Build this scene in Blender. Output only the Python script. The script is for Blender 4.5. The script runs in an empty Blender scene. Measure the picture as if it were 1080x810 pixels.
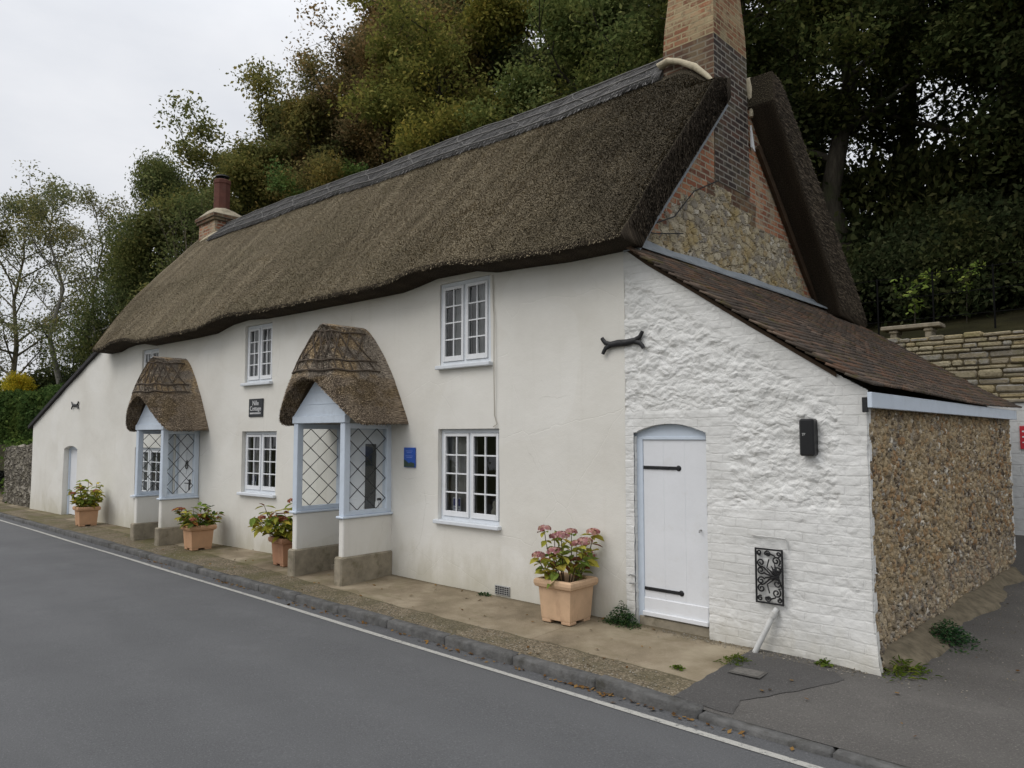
import bpy, bmesh, math, random
import numpy as np
from mathutils import Vector, Matrix, noise as mn
R = math.radians
rng = np.random.default_rng(7)
random.seed(7)
sc = bpy.context.scene
COL = sc.collection

# ------------------------------------------------------------------ object helpers
def tag(o, label=None, cat=None, group=None, kind=None):
    if label: o['label'] = label
    if cat: o['category'] = cat
    if group: o['group'] = group
    if kind: o['kind'] = kind
    return o

def worldloc(o):
    v = Vector((0, 0, 0))
    while o is not None:
        v = v + Vector(o.location); o = o.parent
    return np.array(v)

def empty(name, loc, label, cat, group=None):
    o = bpy.data.objects.new(name, None); COL.objects.link(o)
    o.location = loc; o.empty_display_size = .2
    return tag(o, label, cat, group)

class MB:
    """collects faces of one mesh; coordinates in metres, world or local"""
    def __init__(s): s.v = []; s.f = []; s.m = []; s.n = 0
    def add(s, v, f, mat=0):
        v = [tuple(map(float, p)) for p in v]
        b = s.n; s.v += v; s.n += len(v)
        s.f += [tuple(b + i for i in q) for q in f]
        s.m += [mat] * len(f) if not hasattr(mat, '__len__') else list(mat)
    def quad(s, a, b, c, d, mat=0): s.add([a, b, c, d], [(0, 1, 2, 3)], mat)
    def box(s, x0, x1, y0, y1, z0, z1, bev=.004, mat=0, rz=0, org=None, mtx=None):
        bm = bmesh.new(); bmesh.ops.create_cube(bm, size=1)
        for v in bm.verts:
            v.co = Vector(((x0+x1)/2 + v.co.x*(x1-x0), (y0+y1)/2 + v.co.y*(y1-y0), (z0+z1)/2 + v.co.z*(z1-z0)))
        if bev > 0: bmesh.ops.bevel(bm, geom=list(bm.edges), offset=bev, segments=1, affect='EDGES')
        if rz:
            o = Vector(org) if org else Vector(((x0+x1)/2, (y0+y1)/2, 0))
            mm = Matrix.Translation(o) @ Matrix.Rotation(rz, 4, 'Z') @ Matrix.Translation(-o)
            bmesh.ops.transform(bm, matrix=mm, verts=bm.verts)
        if mtx is not None: bmesh.ops.transform(bm, matrix=mtx, verts=bm.verts)
        bm.verts.index_update()
        s.add([v.co for v in bm.verts], [[v.index for v in f.verts] for f in bm.faces], mat)
        bm.free()
    def tube(s, pts, rad, n=8, mat=0, cap=True):
        pts = [Vector(p) for p in pts]
        if not hasattr(rad, '__len__'): rad = [rad] * len(pts)
        vs = []; fs = []
        t0 = (pts[1] - pts[0]).normalized()
        a = t0.orthogonal().normalized()
        for i, p in enumerate(pts):
            t = (pts[min(i+1, len(pts)-1)] - pts[max(i-1, 0)]).normalized()
            a = (a - t * a.dot(t))
            a = a.normalized() if a.length > 1e-6 else t.orthogonal().normalized()
            b = t.cross(a)
            for k in range(n):
                g = 2*math.pi*k/n
                vs.append(p + (a*math.cos(g) + b*math.sin(g)) * rad[i])
        for i in range(len(pts)-1):
            for k in range(n):
                k2 = (k+1) % n
                fs.append((i*n+k, i*n+k2, (i+1)*n+k2, (i+1)*n+k))
        if cap:
            fs.append(tuple(range(n-1, -1, -1))); fs.append(tuple((len(pts)-1)*n + k for k in range(n)))
        s.add(vs, fs, mat)
    def lathe(s, prof, n=20, c=(0, 0, 0), mat=0):
        vs = []; fs = []
        for r, z in prof:
            for k in range(n):
                g = 2*math.pi*k/n; vs.append((c[0]+r*math.cos(g), c[1]+r*math.sin(g), c[2]+z))
        for i in range(len(prof)-1):
            for k in range(n):
                k2 = (k+1) % n; fs.append((i*n+k, i*n+k2, (i+1)*n+k2, (i+1)*n+k))
        s.add(vs, fs, mat)
    def grid(s, P, mat=0, flip=False, close_u=False):
        """P[nu][nv] array of points"""
        nu, nv = P.shape[:2]
        b = []
        I = np.arange(nu*nv).reshape(nu, nv)
        if close_u: I = np.vstack([I, I[:1]])
        q = np.stack([I[:-1, :-1], I[1:, :-1], I[1:, 1:], I[:-1, 1:]], -1).reshape(-1, 4)
        if flip: q = q[:, ::-1]
        s.add(P.reshape(-1, 3), q.tolist(), mat)

def fastmesh(name, V, F, mats, mi=None, uv=None, smooth=False):
    me = bpy.data.meshes.new(name)
    V = np.asarray(V, dtype=np.float32); 
    if isinstance(F, np.ndarray):
        nf, k = F.shape
        me.vertices.add(len(V)); me.vertices.foreach_set('co', V.ravel())
        me.loops.add(nf*k); me.loops.foreach_set('vertex_index', F.astype(np.int32).ravel())
        me.polygons.add(nf)
        me.polygons.foreach_set('loop_start', np.arange(0, nf*k, k, dtype=np.int32))
        me.polygons.foreach_set('loop_total', np.full(nf, k, dtype=np.int32))
        me.update(calc_edges=True)
    else:
        me.from_pydata(V.tolist(), [], F); me.update()
    for m in (mats if isinstance(mats, (list, tuple)) else [mats]): me.materials.append(m)
    if mi is not None and len(set(mi)) > 1 or (mi is not None and len(mi) and mi[0] != 0):
        me.polygons.foreach_set('material_index', np.asarray(mi, dtype=np.int32))
    if smooth: me.polygons.foreach_set('use_smooth', np.ones(len(me.polygons), dtype=bool))
    # uv in metres
    n = len(me.loops)
    lv = np.zeros(n, dtype=np.int32); me.loops.foreach_get('vertex_index', lv)
    lay = me.uv_layers.new(name='uv')
    if uv is not None:
        lay.data.foreach_set('uv', np.asarray(uv, dtype=np.float32)[lv].ravel())
    else:
        npoly = len(me.polygons)
        nor = np.zeros(npoly*3, dtype=np.float32); me.polygons.foreach_get('normal', nor); nor = np.abs(nor.reshape(-1, 3))
        lt = np.zeros(npoly, dtype=np.int32); me.polygons.foreach_get('loop_total', lt)
        ln = np.repeat(nor, lt, axis=0); co = V[lv]
        ax = np.argmax(ln, axis=1)
        u = np.where(ax == 0, co[:, 1], co[:, 0]); v = np.where(ax == 2, co[:, 1], co[:, 2])
        lay.data.foreach_set('uv', np.stack([u, v], -1).astype(np.float32).ravel())
    return me

def mk(name, mb, mats, parent=None, smooth=False, world=True, uv=None, label=None, auto=None):
    V = np.array(mb.v, dtype=np.float64); 
    if parent is not None and world: V = V - worldloc(parent)
    me = fastmesh(name, V, mb.f, mats, mb.m, uv, smooth)
    o = bpy.data.objects.new(name, me); COL.objects.link(o)
    if parent is not None: o.parent = parent
    if auto: 
        me.polygons.foreach_set('use_smooth', np.ones(len(me.polygons), dtype=bool))
        try: me.set_sharp_from_angle(angle=R(auto))
        except Exception: pass
    if label: o['label'] = label
    return o

def mkraw(name, V, F, mats, parent=None, smooth=False, mi=None, uv=None):
    V = np.asarray(V, dtype=np.float64)
    uvv = uv
    if parent is not None: V = V - worldloc(parent)
    me = fastmesh(name, V, F, mats, mi, uvv, smooth)
    o = bpy.data.objects.new(name, me); COL.objects.link(o)
    if parent is not None: o.parent = parent
    return o

def copy_tree(o, parent=None):
    c = o.copy(); COL.objects.link(c)
    if parent is not None: c.parent = parent
    for ch in list(o.children): copy_tree(ch, c)
    return c

def text_mesh(body, size, mat_index, mb, origin, xdir=(1, 0, 0), zdir=(0, 0, 1), align='CENTER', depth=.001):
    cu = bpy.data.curves.new('txt', 'FONT'); cu.body = body; cu.size = size; cu.align_x = align; cu.align_y = 'CENTER'
    cu.extrude = depth; cu.resolution_u = 3
    ob = bpy.data.objects.new('txt', cu); COL.objects.link(ob)
    dg = bpy.context.evaluated_depsgraph_get()
    me = bpy.data.meshes.new_from_object(ob.evaluated_get(dg))
    X = Vector(xdir); Z = Vector(zdir); N = X.cross(Z)
    vs = [Vector(origin) + X*v.co.x + Z*v.co.y + N*v.co.z for v in me.vertices]
    mb.add(vs, [list(p.vertices) for p in me.polygons], mat_index)
    COL.objects.unlink(ob); bpy.data.objects.remove(ob); bpy.data.meshes.remove(me); bpy.data.curves.remove(cu)

# ------------------------------------------------------------------ material helpers
class NT:
    def __init__(s, name):
        s.mat = bpy.data.materials.new(name); s.mat.use_nodes = True
        s.t = s.mat.node_tree; s.b = s.t.nodes['Principled BSDF']; s.o = s.t.nodes['Material Output']
    def n(s, typ, ins=None, **props):
        nd = s.t.nodes.new('ShaderNode' + typ)
        for k, v in props.items(): setattr(nd, k, v)
        for k, v in (ins or {}).items():
            sk = nd.inputs[k]
            if isinstance(v, bpy.types.NodeSocket): s.t.links.new(v, sk)
            else:
                try: sk.default_value = v
                except Exception: sk.default_value = (*v, 1)
        return nd
    def link(s, a, b): s.t.links.new(a, b)
    def pos(s): return s.n('NewGeometry').outputs['Position']
    def uv(s): return s.n('TexCoord').outputs['UV']
    def obj(s): return s.n('TexCoord').outputs['Object']
    def island(s): return s.n('NewGeometry').outputs['Random Per Island']
    def map(s, v, sc=(1, 1, 1), rot=(0, 0, 0), loc=(0, 0, 0)):
        return s.n('Mapping', {'Vector': v, 'Scale': sc, 'Rotation': rot, 'Location': loc}).outputs[0]
    def noise(s, v, scale=5, detail=4, rough=.55, dist=0):
        return s.n('TexNoise', {'Vector': v, 'Scale': scale, 'Detail': detail, 'Roughness': rough, 'Distortion': dist}).outputs['Fac']
    def noisec(s, v, scale=5, detail=4, rough=.55):
        return s.n('TexNoise', {'Vector': v, 'Scale': scale, 'Detail': detail, 'Roughness': rough}).outputs['Color']
    def vor(s, v, scale=5, feature='F1', out='Distance', rnd=1, smooth=None):
        ins = {'Vector': v, 'Scale': scale, 'Randomness': rnd}
        nd = s.n('TexVoronoi', {}, feature=feature)
        for k, x in ins.items():
            if isinstance(x, bpy.types.NodeSocket): s.t.links.new(x, nd.inputs[k])
            else: nd.inputs[k].default_value = x
        if smooth is not None: nd.inputs['Smoothness'].default_value = smooth
        return nd.outputs[out]
    def ramp(s, fac, stops, interp='LINEAR'):
        nd = s.n('ValToRGB', {'Fac': fac}); cr = nd.color_ramp; cr.interpolation = interp
        while len(cr.elements) < len(stops): cr.elements.new(.5)
        for e, (p, c) in zip(cr.elements, stops):
            e.position = p
            if not hasattr(c, '__len__'): c = (c, c, c)
            e.color = (*c, 1)
        return nd.outputs['Color']
    def mix(s, fac, a, b, blend='MIX'):
        nd = s.n('Mix', data_type='RGBA', blend_type=blend)
        for i, v in ((0, fac), (6, a), (7, b)):
            sk = nd.inputs[i]
            if isinstance(v, bpy.types.NodeSocket): s.t.links.new(v, sk)
            else: sk.default_value = v if i == 0 else (*v, 1)
        return nd.outputs[2]
    def math(s, op, a, b=0., c=0., clamp=False):
        nd = s.n('Math', operation=op, use_clamp=clamp)
        for i, v in enumerate((a, b, c)):
            if isinstance(v, bpy.types.NodeSocket): s.t.links.new(v, nd.inputs[i])
            else: nd.inputs[i].default_value = v
        return nd.outputs[0]
    def xyz(s, v): 
        o = s.n('SeparateXYZ', {'Vector': v}).outputs; return o[0], o[1], o[2]
    def mr(s, v, a, b, c=0., d=1., smooth=True):
        nd = s.n('MapRange', {'Value': v, 'From Min': a, 'From Max': b, 'To Min': c, 'To Max': d}, interpolation_type='SMOOTHSTEP' if smooth else 'LINEAR')
        return nd.outputs[0]
    def bump(s, h, strength=.5, dist=.01, normal=None):
        ins = {'Height': h, 'Strength': strength, 'Distance': dist}
        if normal is not None: ins['Normal'] = normal
        nb = s.n('Bump', ins).outputs[0]; s.link(nb, s.b.inputs['Normal']); return nb
    def disp(s, h, scale=.02, mid=.5):
        d = s.n('Displacement', {'Height': h, 'Scale': scale, 'Midlevel': mid})
        s.link(d.outputs[0], s.o.inputs['Displacement']); s.mat.displacement_method = 'BOTH'
    def col(s, c):
        if isinstance(c, bpy.types.NodeSocket): s.link(c, s.b.inputs['Base Color'])
        else: s.b.inputs['Base Color'].default_value = (*c, 1)
    def fin(s, rough=.8, spec=.3, metal=0):
        if isinstance(rough, bpy.types.NodeSocket): s.link(rough, s.b.inputs['Roughness'])
        else: s.b.inputs['Roughness'].default_value = rough
        s.b.inputs['Specular IOR Level'].default_value = spec
        s.b.inputs['Metallic'].default_value = metal
        return s.mat

def m_plaster():
    t = NT('lime_plaster'); p = t.pos()
    big = t.noise(p, .9, 5, .6); mid = t.noise(p, 4, 5, .6); fine = t.noise(p, 70, 3, .6)
    c = t.ramp(big, [(.25, (.625, .598, .535)), (.5, (.70, .678, .618)), (.8, (.745, .725, .672))])
    x, y, z = t.xyz(p)
    # splash dirt and damp near the pavement
    h = t.math('ADD', z, t.math('MULTIPLY', t.noise(t.map(p, (2, 2, .7)), 2.2, 6, .7), -.85))
    damp = t.mr(h, -.52, .16, .62, 0)
    c = t.mix(damp, c, (.40, .37, .27))
    st = t.noise(t.map(p, (5, 5, .35)), 2.0, 4, .6)
    c = t.mix(t.mr(st, .56, .8, 0, .16), c, (.50, .47, .39))
    pat = t.noise(p, .62, 2, .4, .6)
    c = t.mix(t.mr(pat, .545, .56, 0, .16), c, (.80, .79, .76))
    c = t.mix(t.math('MULTIPLY', t.mr(t.vor(t.mix(.16, p, t.noisec(p, 3)), .8, 'DISTANCE_TO_EDGE'), 0, .005, .5, 0), t.mr(t.noise(p, .8), .52, .62)), c, (.52, .50, .44))
    spot = t.mr(t.vor(p, 3.1), 0, .05, .35, 0)
    c = t.mix(t.math('MULTIPLY', spot, t.mr(t.noise(p, 1.7), .55, .6)), c, (.40, .37, .30))
    t.col(c)
    hh = t.math('ADD', t.math('MULTIPLY', mid, .7), t.math('MULTIPLY', fine, .12))
    crack = t.mr(t.vor(t.mix(.12, p, t.noisec(p, 3)), .9, 'DISTANCE_TO_EDGE'), 0, .006, -.12, 0)
    hh = t.math('ADD', hh, crack)
    t.bump(hh, .45, .02)
    return t.fin(.85, .2)

def brick_nodes(t, uv, bw=.225, rh=.075, mortar=.012):
    nd = t.n('TexBrick', {'Vector': uv, 'Scale': 1., 'Mortar Size': mortar, 'Mortar Smooth': .25, 'Bias': 0., 'Brick Width': bw, 'Row Height': rh,
             'Color1': (0, 0, 0, 1), 'Color2': (1, 1, 1, 1), 'Mortar': (.5, .5, .5, 1)})
    return nd.outputs['Color'], nd.outputs['Fac']

def m_white_rubble(mode):
    """thick limewash over rubble stone with brick dressings"""
    t = NT('limewashed_rubble_' + mode); p = t.pos(); x, y, z = t.xyz(p)
    w = t.mix(.10, p, t.noisec(p, 5))
    v1 = t.vor(t.map(w, (1, 1, 1.5)), 6.5, 'SMOOTH_F1', smooth=.35)
    v2 = t.vor(t.map(w, (1.2, 1, 1.9), (.3, 0, .2)), 13., 'SMOOTH_F1', smooth=.3)
    nn = t.noise(w, 16, 5, .62)
    rub = t.math('ADD', t.math('MULTIPLY', t.math('SUBTRACT', .8, v1), .75), t.math('ADD', t.math('MULTIPLY', t.math('SUBTRACT', .6, v2), .38), t.math('MULTIPLY', nn, .52)))
    uvw = t.mix(.045, t.uv(), t.noisec(p, 4))
    bc, bf = brick_nodes(t, uvw, .23, .078, .007)
    br = t.math('ADD', t.math('MULTIPLY', t.math('MULTIPLY', t.math('SUBTRACT', 1., bf), t.mr(t.noise(p, 2.6, 4), .3, .62, .15, .9)), .16), t.math('ADD', t.math('MULTIPLY', t.noise(t.map(p, (1, 1, 1.5)), 5, 5, .58), .36), .43))
    br = t.math('ADD', br, t.math('MULTIPLY', bc, .06))
    lump = t.mr(t.noise(p, 2.1, 3), .42, .62)
    br = t.math('ADD', t.math('MULTIPLY', br, t.math('SUBTRACT', 1., t.math('MULTIPLY', lump, .45))), t.math('MULTIPLY', t.math('MULTIPLY', rub, lump), .42))
    if mode == 'front':
        jn = t.math('MULTIPLY', t.math('SUBTRACT', t.noise(p, 3.2, 3), .5), .7)
        # brick beside the door, at the right-hand corner and over the lower half
        m1 = t.mr(t.math('ADD', x, jn), 1.98, 2.06)
        m2 = t.mr(t.math('ADD', t.math('SUBTRACT', 1.25, z), jn), -.06, .06)
        m3 = t.math('MULTIPLY', t.mr(t.math('ADD', x, t.math('MULTIPLY', jn, .3)), 1.16, 1.08), t.mr(z, 2.12, 2.06))
        top = t.mr(t.math('ADD', t.math('ADD', z, t.math('MULTIPLY', x, .69)), t.math('MULTIPLY', jn, .25)), 3.48, 3.56)
        mk_ = t.math('MAXIMUM', t.math('MAXIMUM', m1, m2), t.math('MAXIMUM', m3, t.math('MULTIPLY', top, .75)))
        h = t.math('ADD', t.math('MULTIPLY', rub, t.math('SUBTRACT', 1., mk_)), t.math('MULTIPLY', br, mk_))
    else:
        h = br
    c = t.ramp(t.noise(p, 2.2, 5, .6), [(.3, (.635, .63, .60)), (.7, (.73, .725, .70))])
    low = t.math('ADD', z, t.math('MULTIPLY', t.noise(t.map(p, (2, 2, 1)), 4, 4, .65), -.5))
    c = t.mix(t.mr(low, -.33, .12, .55, 0), c, (.42, .39, .31))
    c = t.mix(t.mr(t.noise(p, 7.5, 6, .7), .64, .78, 0, .5), c, (.50, .48, .42))
    t.col(c)
    t.disp(h, .044 if mode == 'front' else .03, .75)
    t.bump(t.noise(p, 95, 3, .6), .25, .004)
    return t.fin(.85, .2)

def m_flint():
    t = NT('coursed_flint_rubble'); p = t.pos()
    w = t.mix(.07, p, t.noisec(p, 13))
    ws = t.map(w, (1, 1, 1.15))
    d = t.vor(ws, 18.5); e = t.vor(ws, 18.5, 'DISTANCE_TO_EDGE'); cc = t.vor(ws, 18.5, out='Color'); e2 = t.vor(ws, 36., 'DISTANCE_TO_EDGE'); r2 = t.xyz(t.vor(ws, 36., out='Color'))[0]
    r, g, b = t.xyz(cc)
    col = t.ramp(r, [(0, (.06, .045, .034)), (.09, (.27, .165, .08)), (.25, (.33, .26, .165)), (.42, (.20, .165, .125)), (.55, (.38, .315, .215)), (.72, (.27, .20, .115)), (.84, (.27, .255, .23)), (.93, (.62, .59, .52))], 'CONSTANT')
    col = t.mix(t.mr(t.noise(p, 60, 3), .4, .75, 0, .6), col, (.16, .12, .085))
    mort = t.ramp(t.noise(p, 22, 4), [(.35, (.19, .145, .09)), (.7, (.36, .29, .195))])
    edge = t.mr(t.math('ADD', e, t.math('MULTIPLY', t.noise(p, 24, 4), .40)), .225, .275)
    sm = t.math('MULTIPLY', t.mr(e2, .12, .22), t.mr(r2, .45, .5))
    mort = t.mix(sm, mort, t.ramp(r2, [(.45, (.30, .21, .11)), (.6, (.46, .40, .30)), (.72, (.12, .095, .07)), (.82, (.36, .33, .28)), (.94, (.66, .62, .55))], 'CONSTANT'))
    c = t.mix(edge, mort, col)
    x, y, z = t.xyz(p)
    grey = t.math('MULTIPLY', t.mr(t.math('ADD', z, t.math('MULTIPLY', t.noise(p, 4), .5)), .95, .65), .5)
    c = t.mix(grey, c, t.mix(.6, c, (.24, .225, .20)))
    c = t.mix(t.mr(t.noise(p, 1.5, 5, .65), .45, .65, 0, .5), c, (.36, .28, .165))
    c = t.mix(1., c, (1.30, 1.27, 1.22), 'MULTIPLY')
    c = t.mix(t.mr(t.noise(p, 17, 3, .7), .60, .68, 0, .75), c, (.06, .05, .04))
    c = t.mix(t.mr(t.vor(p, 23), .16, .05, 0, .6), c, (.62, .59, .52))
    t.col(c)
    h = t.math('ADD', t.math('MULTIPLY', t.math('MAXIMUM', edge, t.math('MULTIPLY', sm, .6)), t.math('ADD', t.math('MULTIPLY', t.math('SUBTRACT', .9, d), .6), t.math('MULTIPLY', g, .6))), t.math('MULTIPLY', t.noise(p, 55, 4, .65), .25))
    t.disp(h, .042, .6)
    return t.fin(t.mr(b, .7, .9, .9, .5), .3)

def m_brick(name, stops, mortar, lichen=(.36, .31, .17), lich=.5, soot=None):
    t = NT(name); p = t.pos()
    uv = t.mix(.016, t.uv(), t.noisec(p, 7))
    bc, bf = brick_nodes(t, uv)
    f = t.math('ADD', t.math('MULTIPLY', bc, .8), t.math('MULTIPLY', t.noise(p, 6, 3), .2))
    c = t.ramp(f, stops)
    c = t.mix(t.mr(t.noise(p, 40, 4), .45, .75, 0, .4), c, (.10, .065, .045))
    c = t.mix(t.mr(t.noise(p, 3.2, 5, .65), .52, .68, 0, lich), c, lichen)
    if soot: c = t.mix(t.mr(t.noise(p, 1.6, 4), .35, .65, 0, soot), c, (.05, .042, .038))
    c = t.mix(t.math('MULTIPLY', t.mr(t.noise(p, 2.4, 5, .7), .50, .60), lich*.55), c, tuple(q*1.1 for q in lichen))
    mo = t.mix(t.noise(p, 12, 4), tuple(q*.55 for q in mortar), mortar)
    c = t.mix(bf, c, mo)
    c = t.mix(t.mr(t.noise(p, 4.7, 6, .7), .55, .66, 0, .8*lich), c, mo)
    c = t.mix(t.mr(t.noise(p, 9, 5, .7), .56, .72, 0, .6), c, (.09, .06, .045))
    t.col(c)
    h = t.math('ADD', t.math('MULTIPLY', t.math('SUBTRACT', 1., bf), .6), t.math('ADD', t.math('MULTIPLY', t.noise(p, 45, 4, .65), .3), t.math('MULTIPLY', bc, .25)))
    t.bump(h, .9, .014)
    return t.fin(.9, .2)

def m_gablestone():
    t = NT('gable_rubble_stone'); p = t.pos()
    w = t.mix(.06, p, t.noisec(p, 7)); ws = t.map(w, (1, 1, 1.5))
    e = t.vor(ws, 8.2, 'DISTANCE_TO_EDGE'); cc = t.vor(ws, 8.2, out='Color'); r, g, b = t.xyz(cc)
    c = t.ramp(r, [(0, (.42, .36, .24)), (.25, (.28, .25, .20)), (.45, (.50, .44, .32)), (.65, (.36, .28, .16)), (.8, (.58, .54, .45)), (.92, (.24, .22, .19))], 'CONSTANT')
    c = t.mix(t.mr(t.noise(p, 30, 5, .7), .4, .72, 0, .65), c, (.17, .135, .09))
    mort = t.ramp(t.noise(p, 14, 4), [(.3, (.26, .22, .15)), (.7, (.50, .44, .33))])
    ed = t.mr(t.math('ADD', e, t.math('MULTIPLY', t.noise(p, 22, 4), .22)), .15, .22)
    c = t.mix(ed, mort, c)
    c = t.mix(t.mr(t.noise(p, 2.6, 4), .5, .68, 0, .6), c, (.36, .26, .09))
    t.col(c)
    h = t.math('ADD', t.math('MULTIPLY', ed, t.math('ADD', .5, t.math('MULTIPLY', g, .5))), t.math('MULTIPLY', t.noise(p, 28, 5, .65), .5))
    t.disp(h, .035, .6)
    return t.fin(.9, .2)

def m_drystone():
    t = NT('coursed_limestone'); p = t.pos()
    isl = t.island()
    c = t.ramp(isl, [(0, (.36, .31, .205)), (.2, (.29, .25, .18)), (.4, (.43, .38, .26)), (.6, (.25, .225, .18)), (.75, (.38, .31, .18)), (.9, (.33, .31, .27))], 'CONSTANT')
    c = t.mix(t.mr(t.noise(p, 18, 5, .7), .42, .7, 0, .6), c, (.15, .12, .06))
    c = t.mix(t.mr(t.noise(p, 4, 4, .6), .52, .7, 0, .5), c, (.20, .19, .07))
    t.col(c); t.bump(t.noise(p, 22, 5, .7), .8, .03)
    return t.fin(.9, .2)

def m_greystone():
    t = NT('weathered_grey_stone'); p = t.pos(); w = t.mix(.08, p, t.noisec(p, 6))
    e = t.vor(w, 5.5, 'DISTANCE_TO_EDGE'); r, g, b = t.xyz(t.vor(w, 5.5, out='Color'))
    c = t.ramp(r, [(0, (.16, .145, .12)), (.5, (.25, .225, .18)), (1, (.33, .30, .25))])
    c = t.mix(t.mr(t.noise(p, 9, 5, .7), .45, .7, 0, .6), c, (.11, .10, .06))
    c = t.mix(t.mr(e, .0, .09, .8, 0), c, (.08, .07, .055))
    t.col(c); t.disp(t.math('ADD', t.mr(e, 0, .16), t.math('MULTIPLY', t.noise(p, 14, 5), .6)), .07, .5)
    return t.fin(.92, .2)

def thatch_color(t, uv, kind):
    p = t.pos()
    big = t.noise(p, .55, 4, .6); streak = t.noise(t.map(uv, (2.4, .32, 1)), 1.4, 5, .6); sp = t.noise(t.map(uv, (1, .7, 1)), 85, 2, .7)
    mid = t.noise(p, 2.6, 4, .6)
    if kind == 'roof':
        c = t.ramp(streak, [(.26, (.105, .085, .056)), (.5, (.180, .148, .098)), (.74, (.29, .244, .166))])
        c = t.mix(t.mr(big, .42, .66, 0, .5), c, (.115, .098, .060))
        c = t.mix(t.mr(mid, .55, .75, 0, .45), c, (.20, .155, .09))
        x, y, z = t.xyz(p)
        aged = t.mr(t.math('ADD', t.math('ADD', x, t.math('MULTIPLY', t.math('SUBTRACT', z, 5.), .55)), t.math('MULTIPLY', t.math('SUBTRACT', mid, .5), 3.)), -2.8, .4, 0, .85)
        c = t.mix(aged, c, (.034, .029, .021))
        lo = (.018, .013, .008); hi = (.62, .51, .34)
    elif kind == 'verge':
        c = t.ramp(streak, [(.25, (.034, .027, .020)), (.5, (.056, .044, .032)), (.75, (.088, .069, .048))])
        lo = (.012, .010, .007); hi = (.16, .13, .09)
    elif kind == 'hood':
        c = t.ramp(streak, [(.25, (.165, .130, .098)), (.5, (.26, .21, .155)), (.75, (.36, .29, .20))])
        c = t.mix(t.mr(mid, .50, .62, 0, .6), c, (.17, .12, .055))
        x, y, z = t.xyz(p)
        up_ = t.mr(t.math('ADD', z, t.math('MULTIPLY', t.noise(p, 6, 4), .16)), 2.66, 2.74)
        c = t.mix(up_, t.mix(1., c, (.82, .80, .80), 'MULTIPLY'), t.mix(t.mr(t.noise(p, 3.1, 3), .45, .6), (.28, .24, .195), (.37, .275, .165)))
        lo = (.03, .02, .014); hi = (.46, .37, .24)
    else:
        c = t.ramp(streak, [(.25, (.062, .060, .058)), (.6, (.112, .108, .104)), (.85, (.17, .162, .15))])
        lo = (.025, .025, .026); hi = (.24, .23, .22)
    return c, sp, lo, hi

def m_thatch(kind):
    t = NT('thatch_' + kind); uv = t.uv()
    c, sp, lo, hi = thatch_color(t, uv, kind)
    c = t.mix(t.mr(sp, .50, .38, 0, .75), c, lo)
    c = t.mix(t.mr(sp, .55, .70, 0, .6), c, t.mix(.5, hi, t.mix(1., c, (3., 3., 3.), 'MULTIPLY')))
    t.col(c)
    fine = t.noise(t.map(uv, (1, .35, 1)), 120, 3, .65)
    t.bump(t.math('ADD', t.math('MULTIPLY', sp, .8), t.math('MULTIPLY', fine, .5)), .9, .03)
    return t.fin(.95, .1)

def m_straw(kind):
    t = NT('straw_ends_' + kind); uv = t.uv()
    c, sp, lo, hi = thatch_color(t, uv, kind)
    i = t.island()
    c = t.mix(t.mr(i, .0, .5, .92, 0), c, lo)
    c = t.mix(t.mr(i, .58, .92, 0, .80), c, t.mix(.45, hi, t.mix(1., c, (3.2, 3.2, 3.2), 'MULTIPLY')))
    t.col(c)
    return t.fin(.9, .15)

def simple(name, c, rough=.6, spec=.3, metal=0, var=.12, vs=8, bump=0, bs=30, dirt=None):
    t = NT(name); p = t.pos()
    n = t.noise(p, vs, 5, .6)
    cc = t.ramp(n, [(.25, tuple(q*(1-var) for q in c)), (.75, tuple(min(1, q*(1+var)) for q in c))])
    if dirt: cc = t.mix(t.mr(t.noise(p, 5.5, 5, .7), .52, .75, 0, dirt[1]), cc, dirt[0])
    t.col(cc)
    if bump: t.bump(t.noise(p, bs, 4, .6), bump, .01)
    return t.fin(rough, spec, metal)

def m_glass():
    t = NT('window_glass')
    gl = t.n('BsdfGlossy', {'Roughness': .03, 'Color': (1, 1, 1, 1)}); tr = t.n('BsdfTransparent', {'Color': (.9, .92, .92, 1)})
    p = t.pos(); bp = t.n('Bump', {'Height': t.noise(p, 5, 2), 'Strength': .12, 'Distance': .02}).outputs[0]
    t.link(bp, gl.inputs['Normal'])
    fr = t.n('Fresnel', {'IOR': 1.45}).outputs[0]
    mx = t.n('MixShader', {0: t.math('ADD', fr, .015)}); t.link(tr.outputs[0], mx.inputs[1]); t.link(gl.outputs[0], mx.inputs[2])
    t.link(mx.outputs[0], t.o.inputs['Surface']); return t.mat

def m_leaf(name, stops, trans=.25):
    t = NT(name); i = t.island(); oc = t.n('ObjectInfo').outputs['Color']
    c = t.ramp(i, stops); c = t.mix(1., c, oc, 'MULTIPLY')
    n = t.noise(t.pos(), .55, 3)
    c = t.mix(t.mr(n, .35, .7, .0, .5), c, t.mix(1., c, (1.35, 1.05, .55), 'MULTIPLY'))
    df = t.n('BsdfDiffuse', {'Color': c}); tl = t.n('BsdfTranslucent', {'Color': c})
    mx = t.n('MixShader', {0: trans}); t.link(df.outputs[0], mx.inputs[1]); t.link(tl.outputs[0], mx.inputs[2])
    t.link(mx.outputs[0], t.o.inputs['Surface']); return t.mat

def m_bark(name, a, b):
    t = NT(name); p = t.obj()
    c = t.ramp(t.noise(t.map(p, (6, 6, 1.2)), 3, 5, .65), [(.3, a), (.7, b)])
    c = t.mix(t.mr(t.noise(p, 2, 4), .5, .65, 0, .6), c, (.045, .055, .022))
    t.col(c); t.bump(t.noise(t.map(p, (9, 9, 1.5)), 4, 4), .7, .04); return t.fin(.9, .15)

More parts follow.
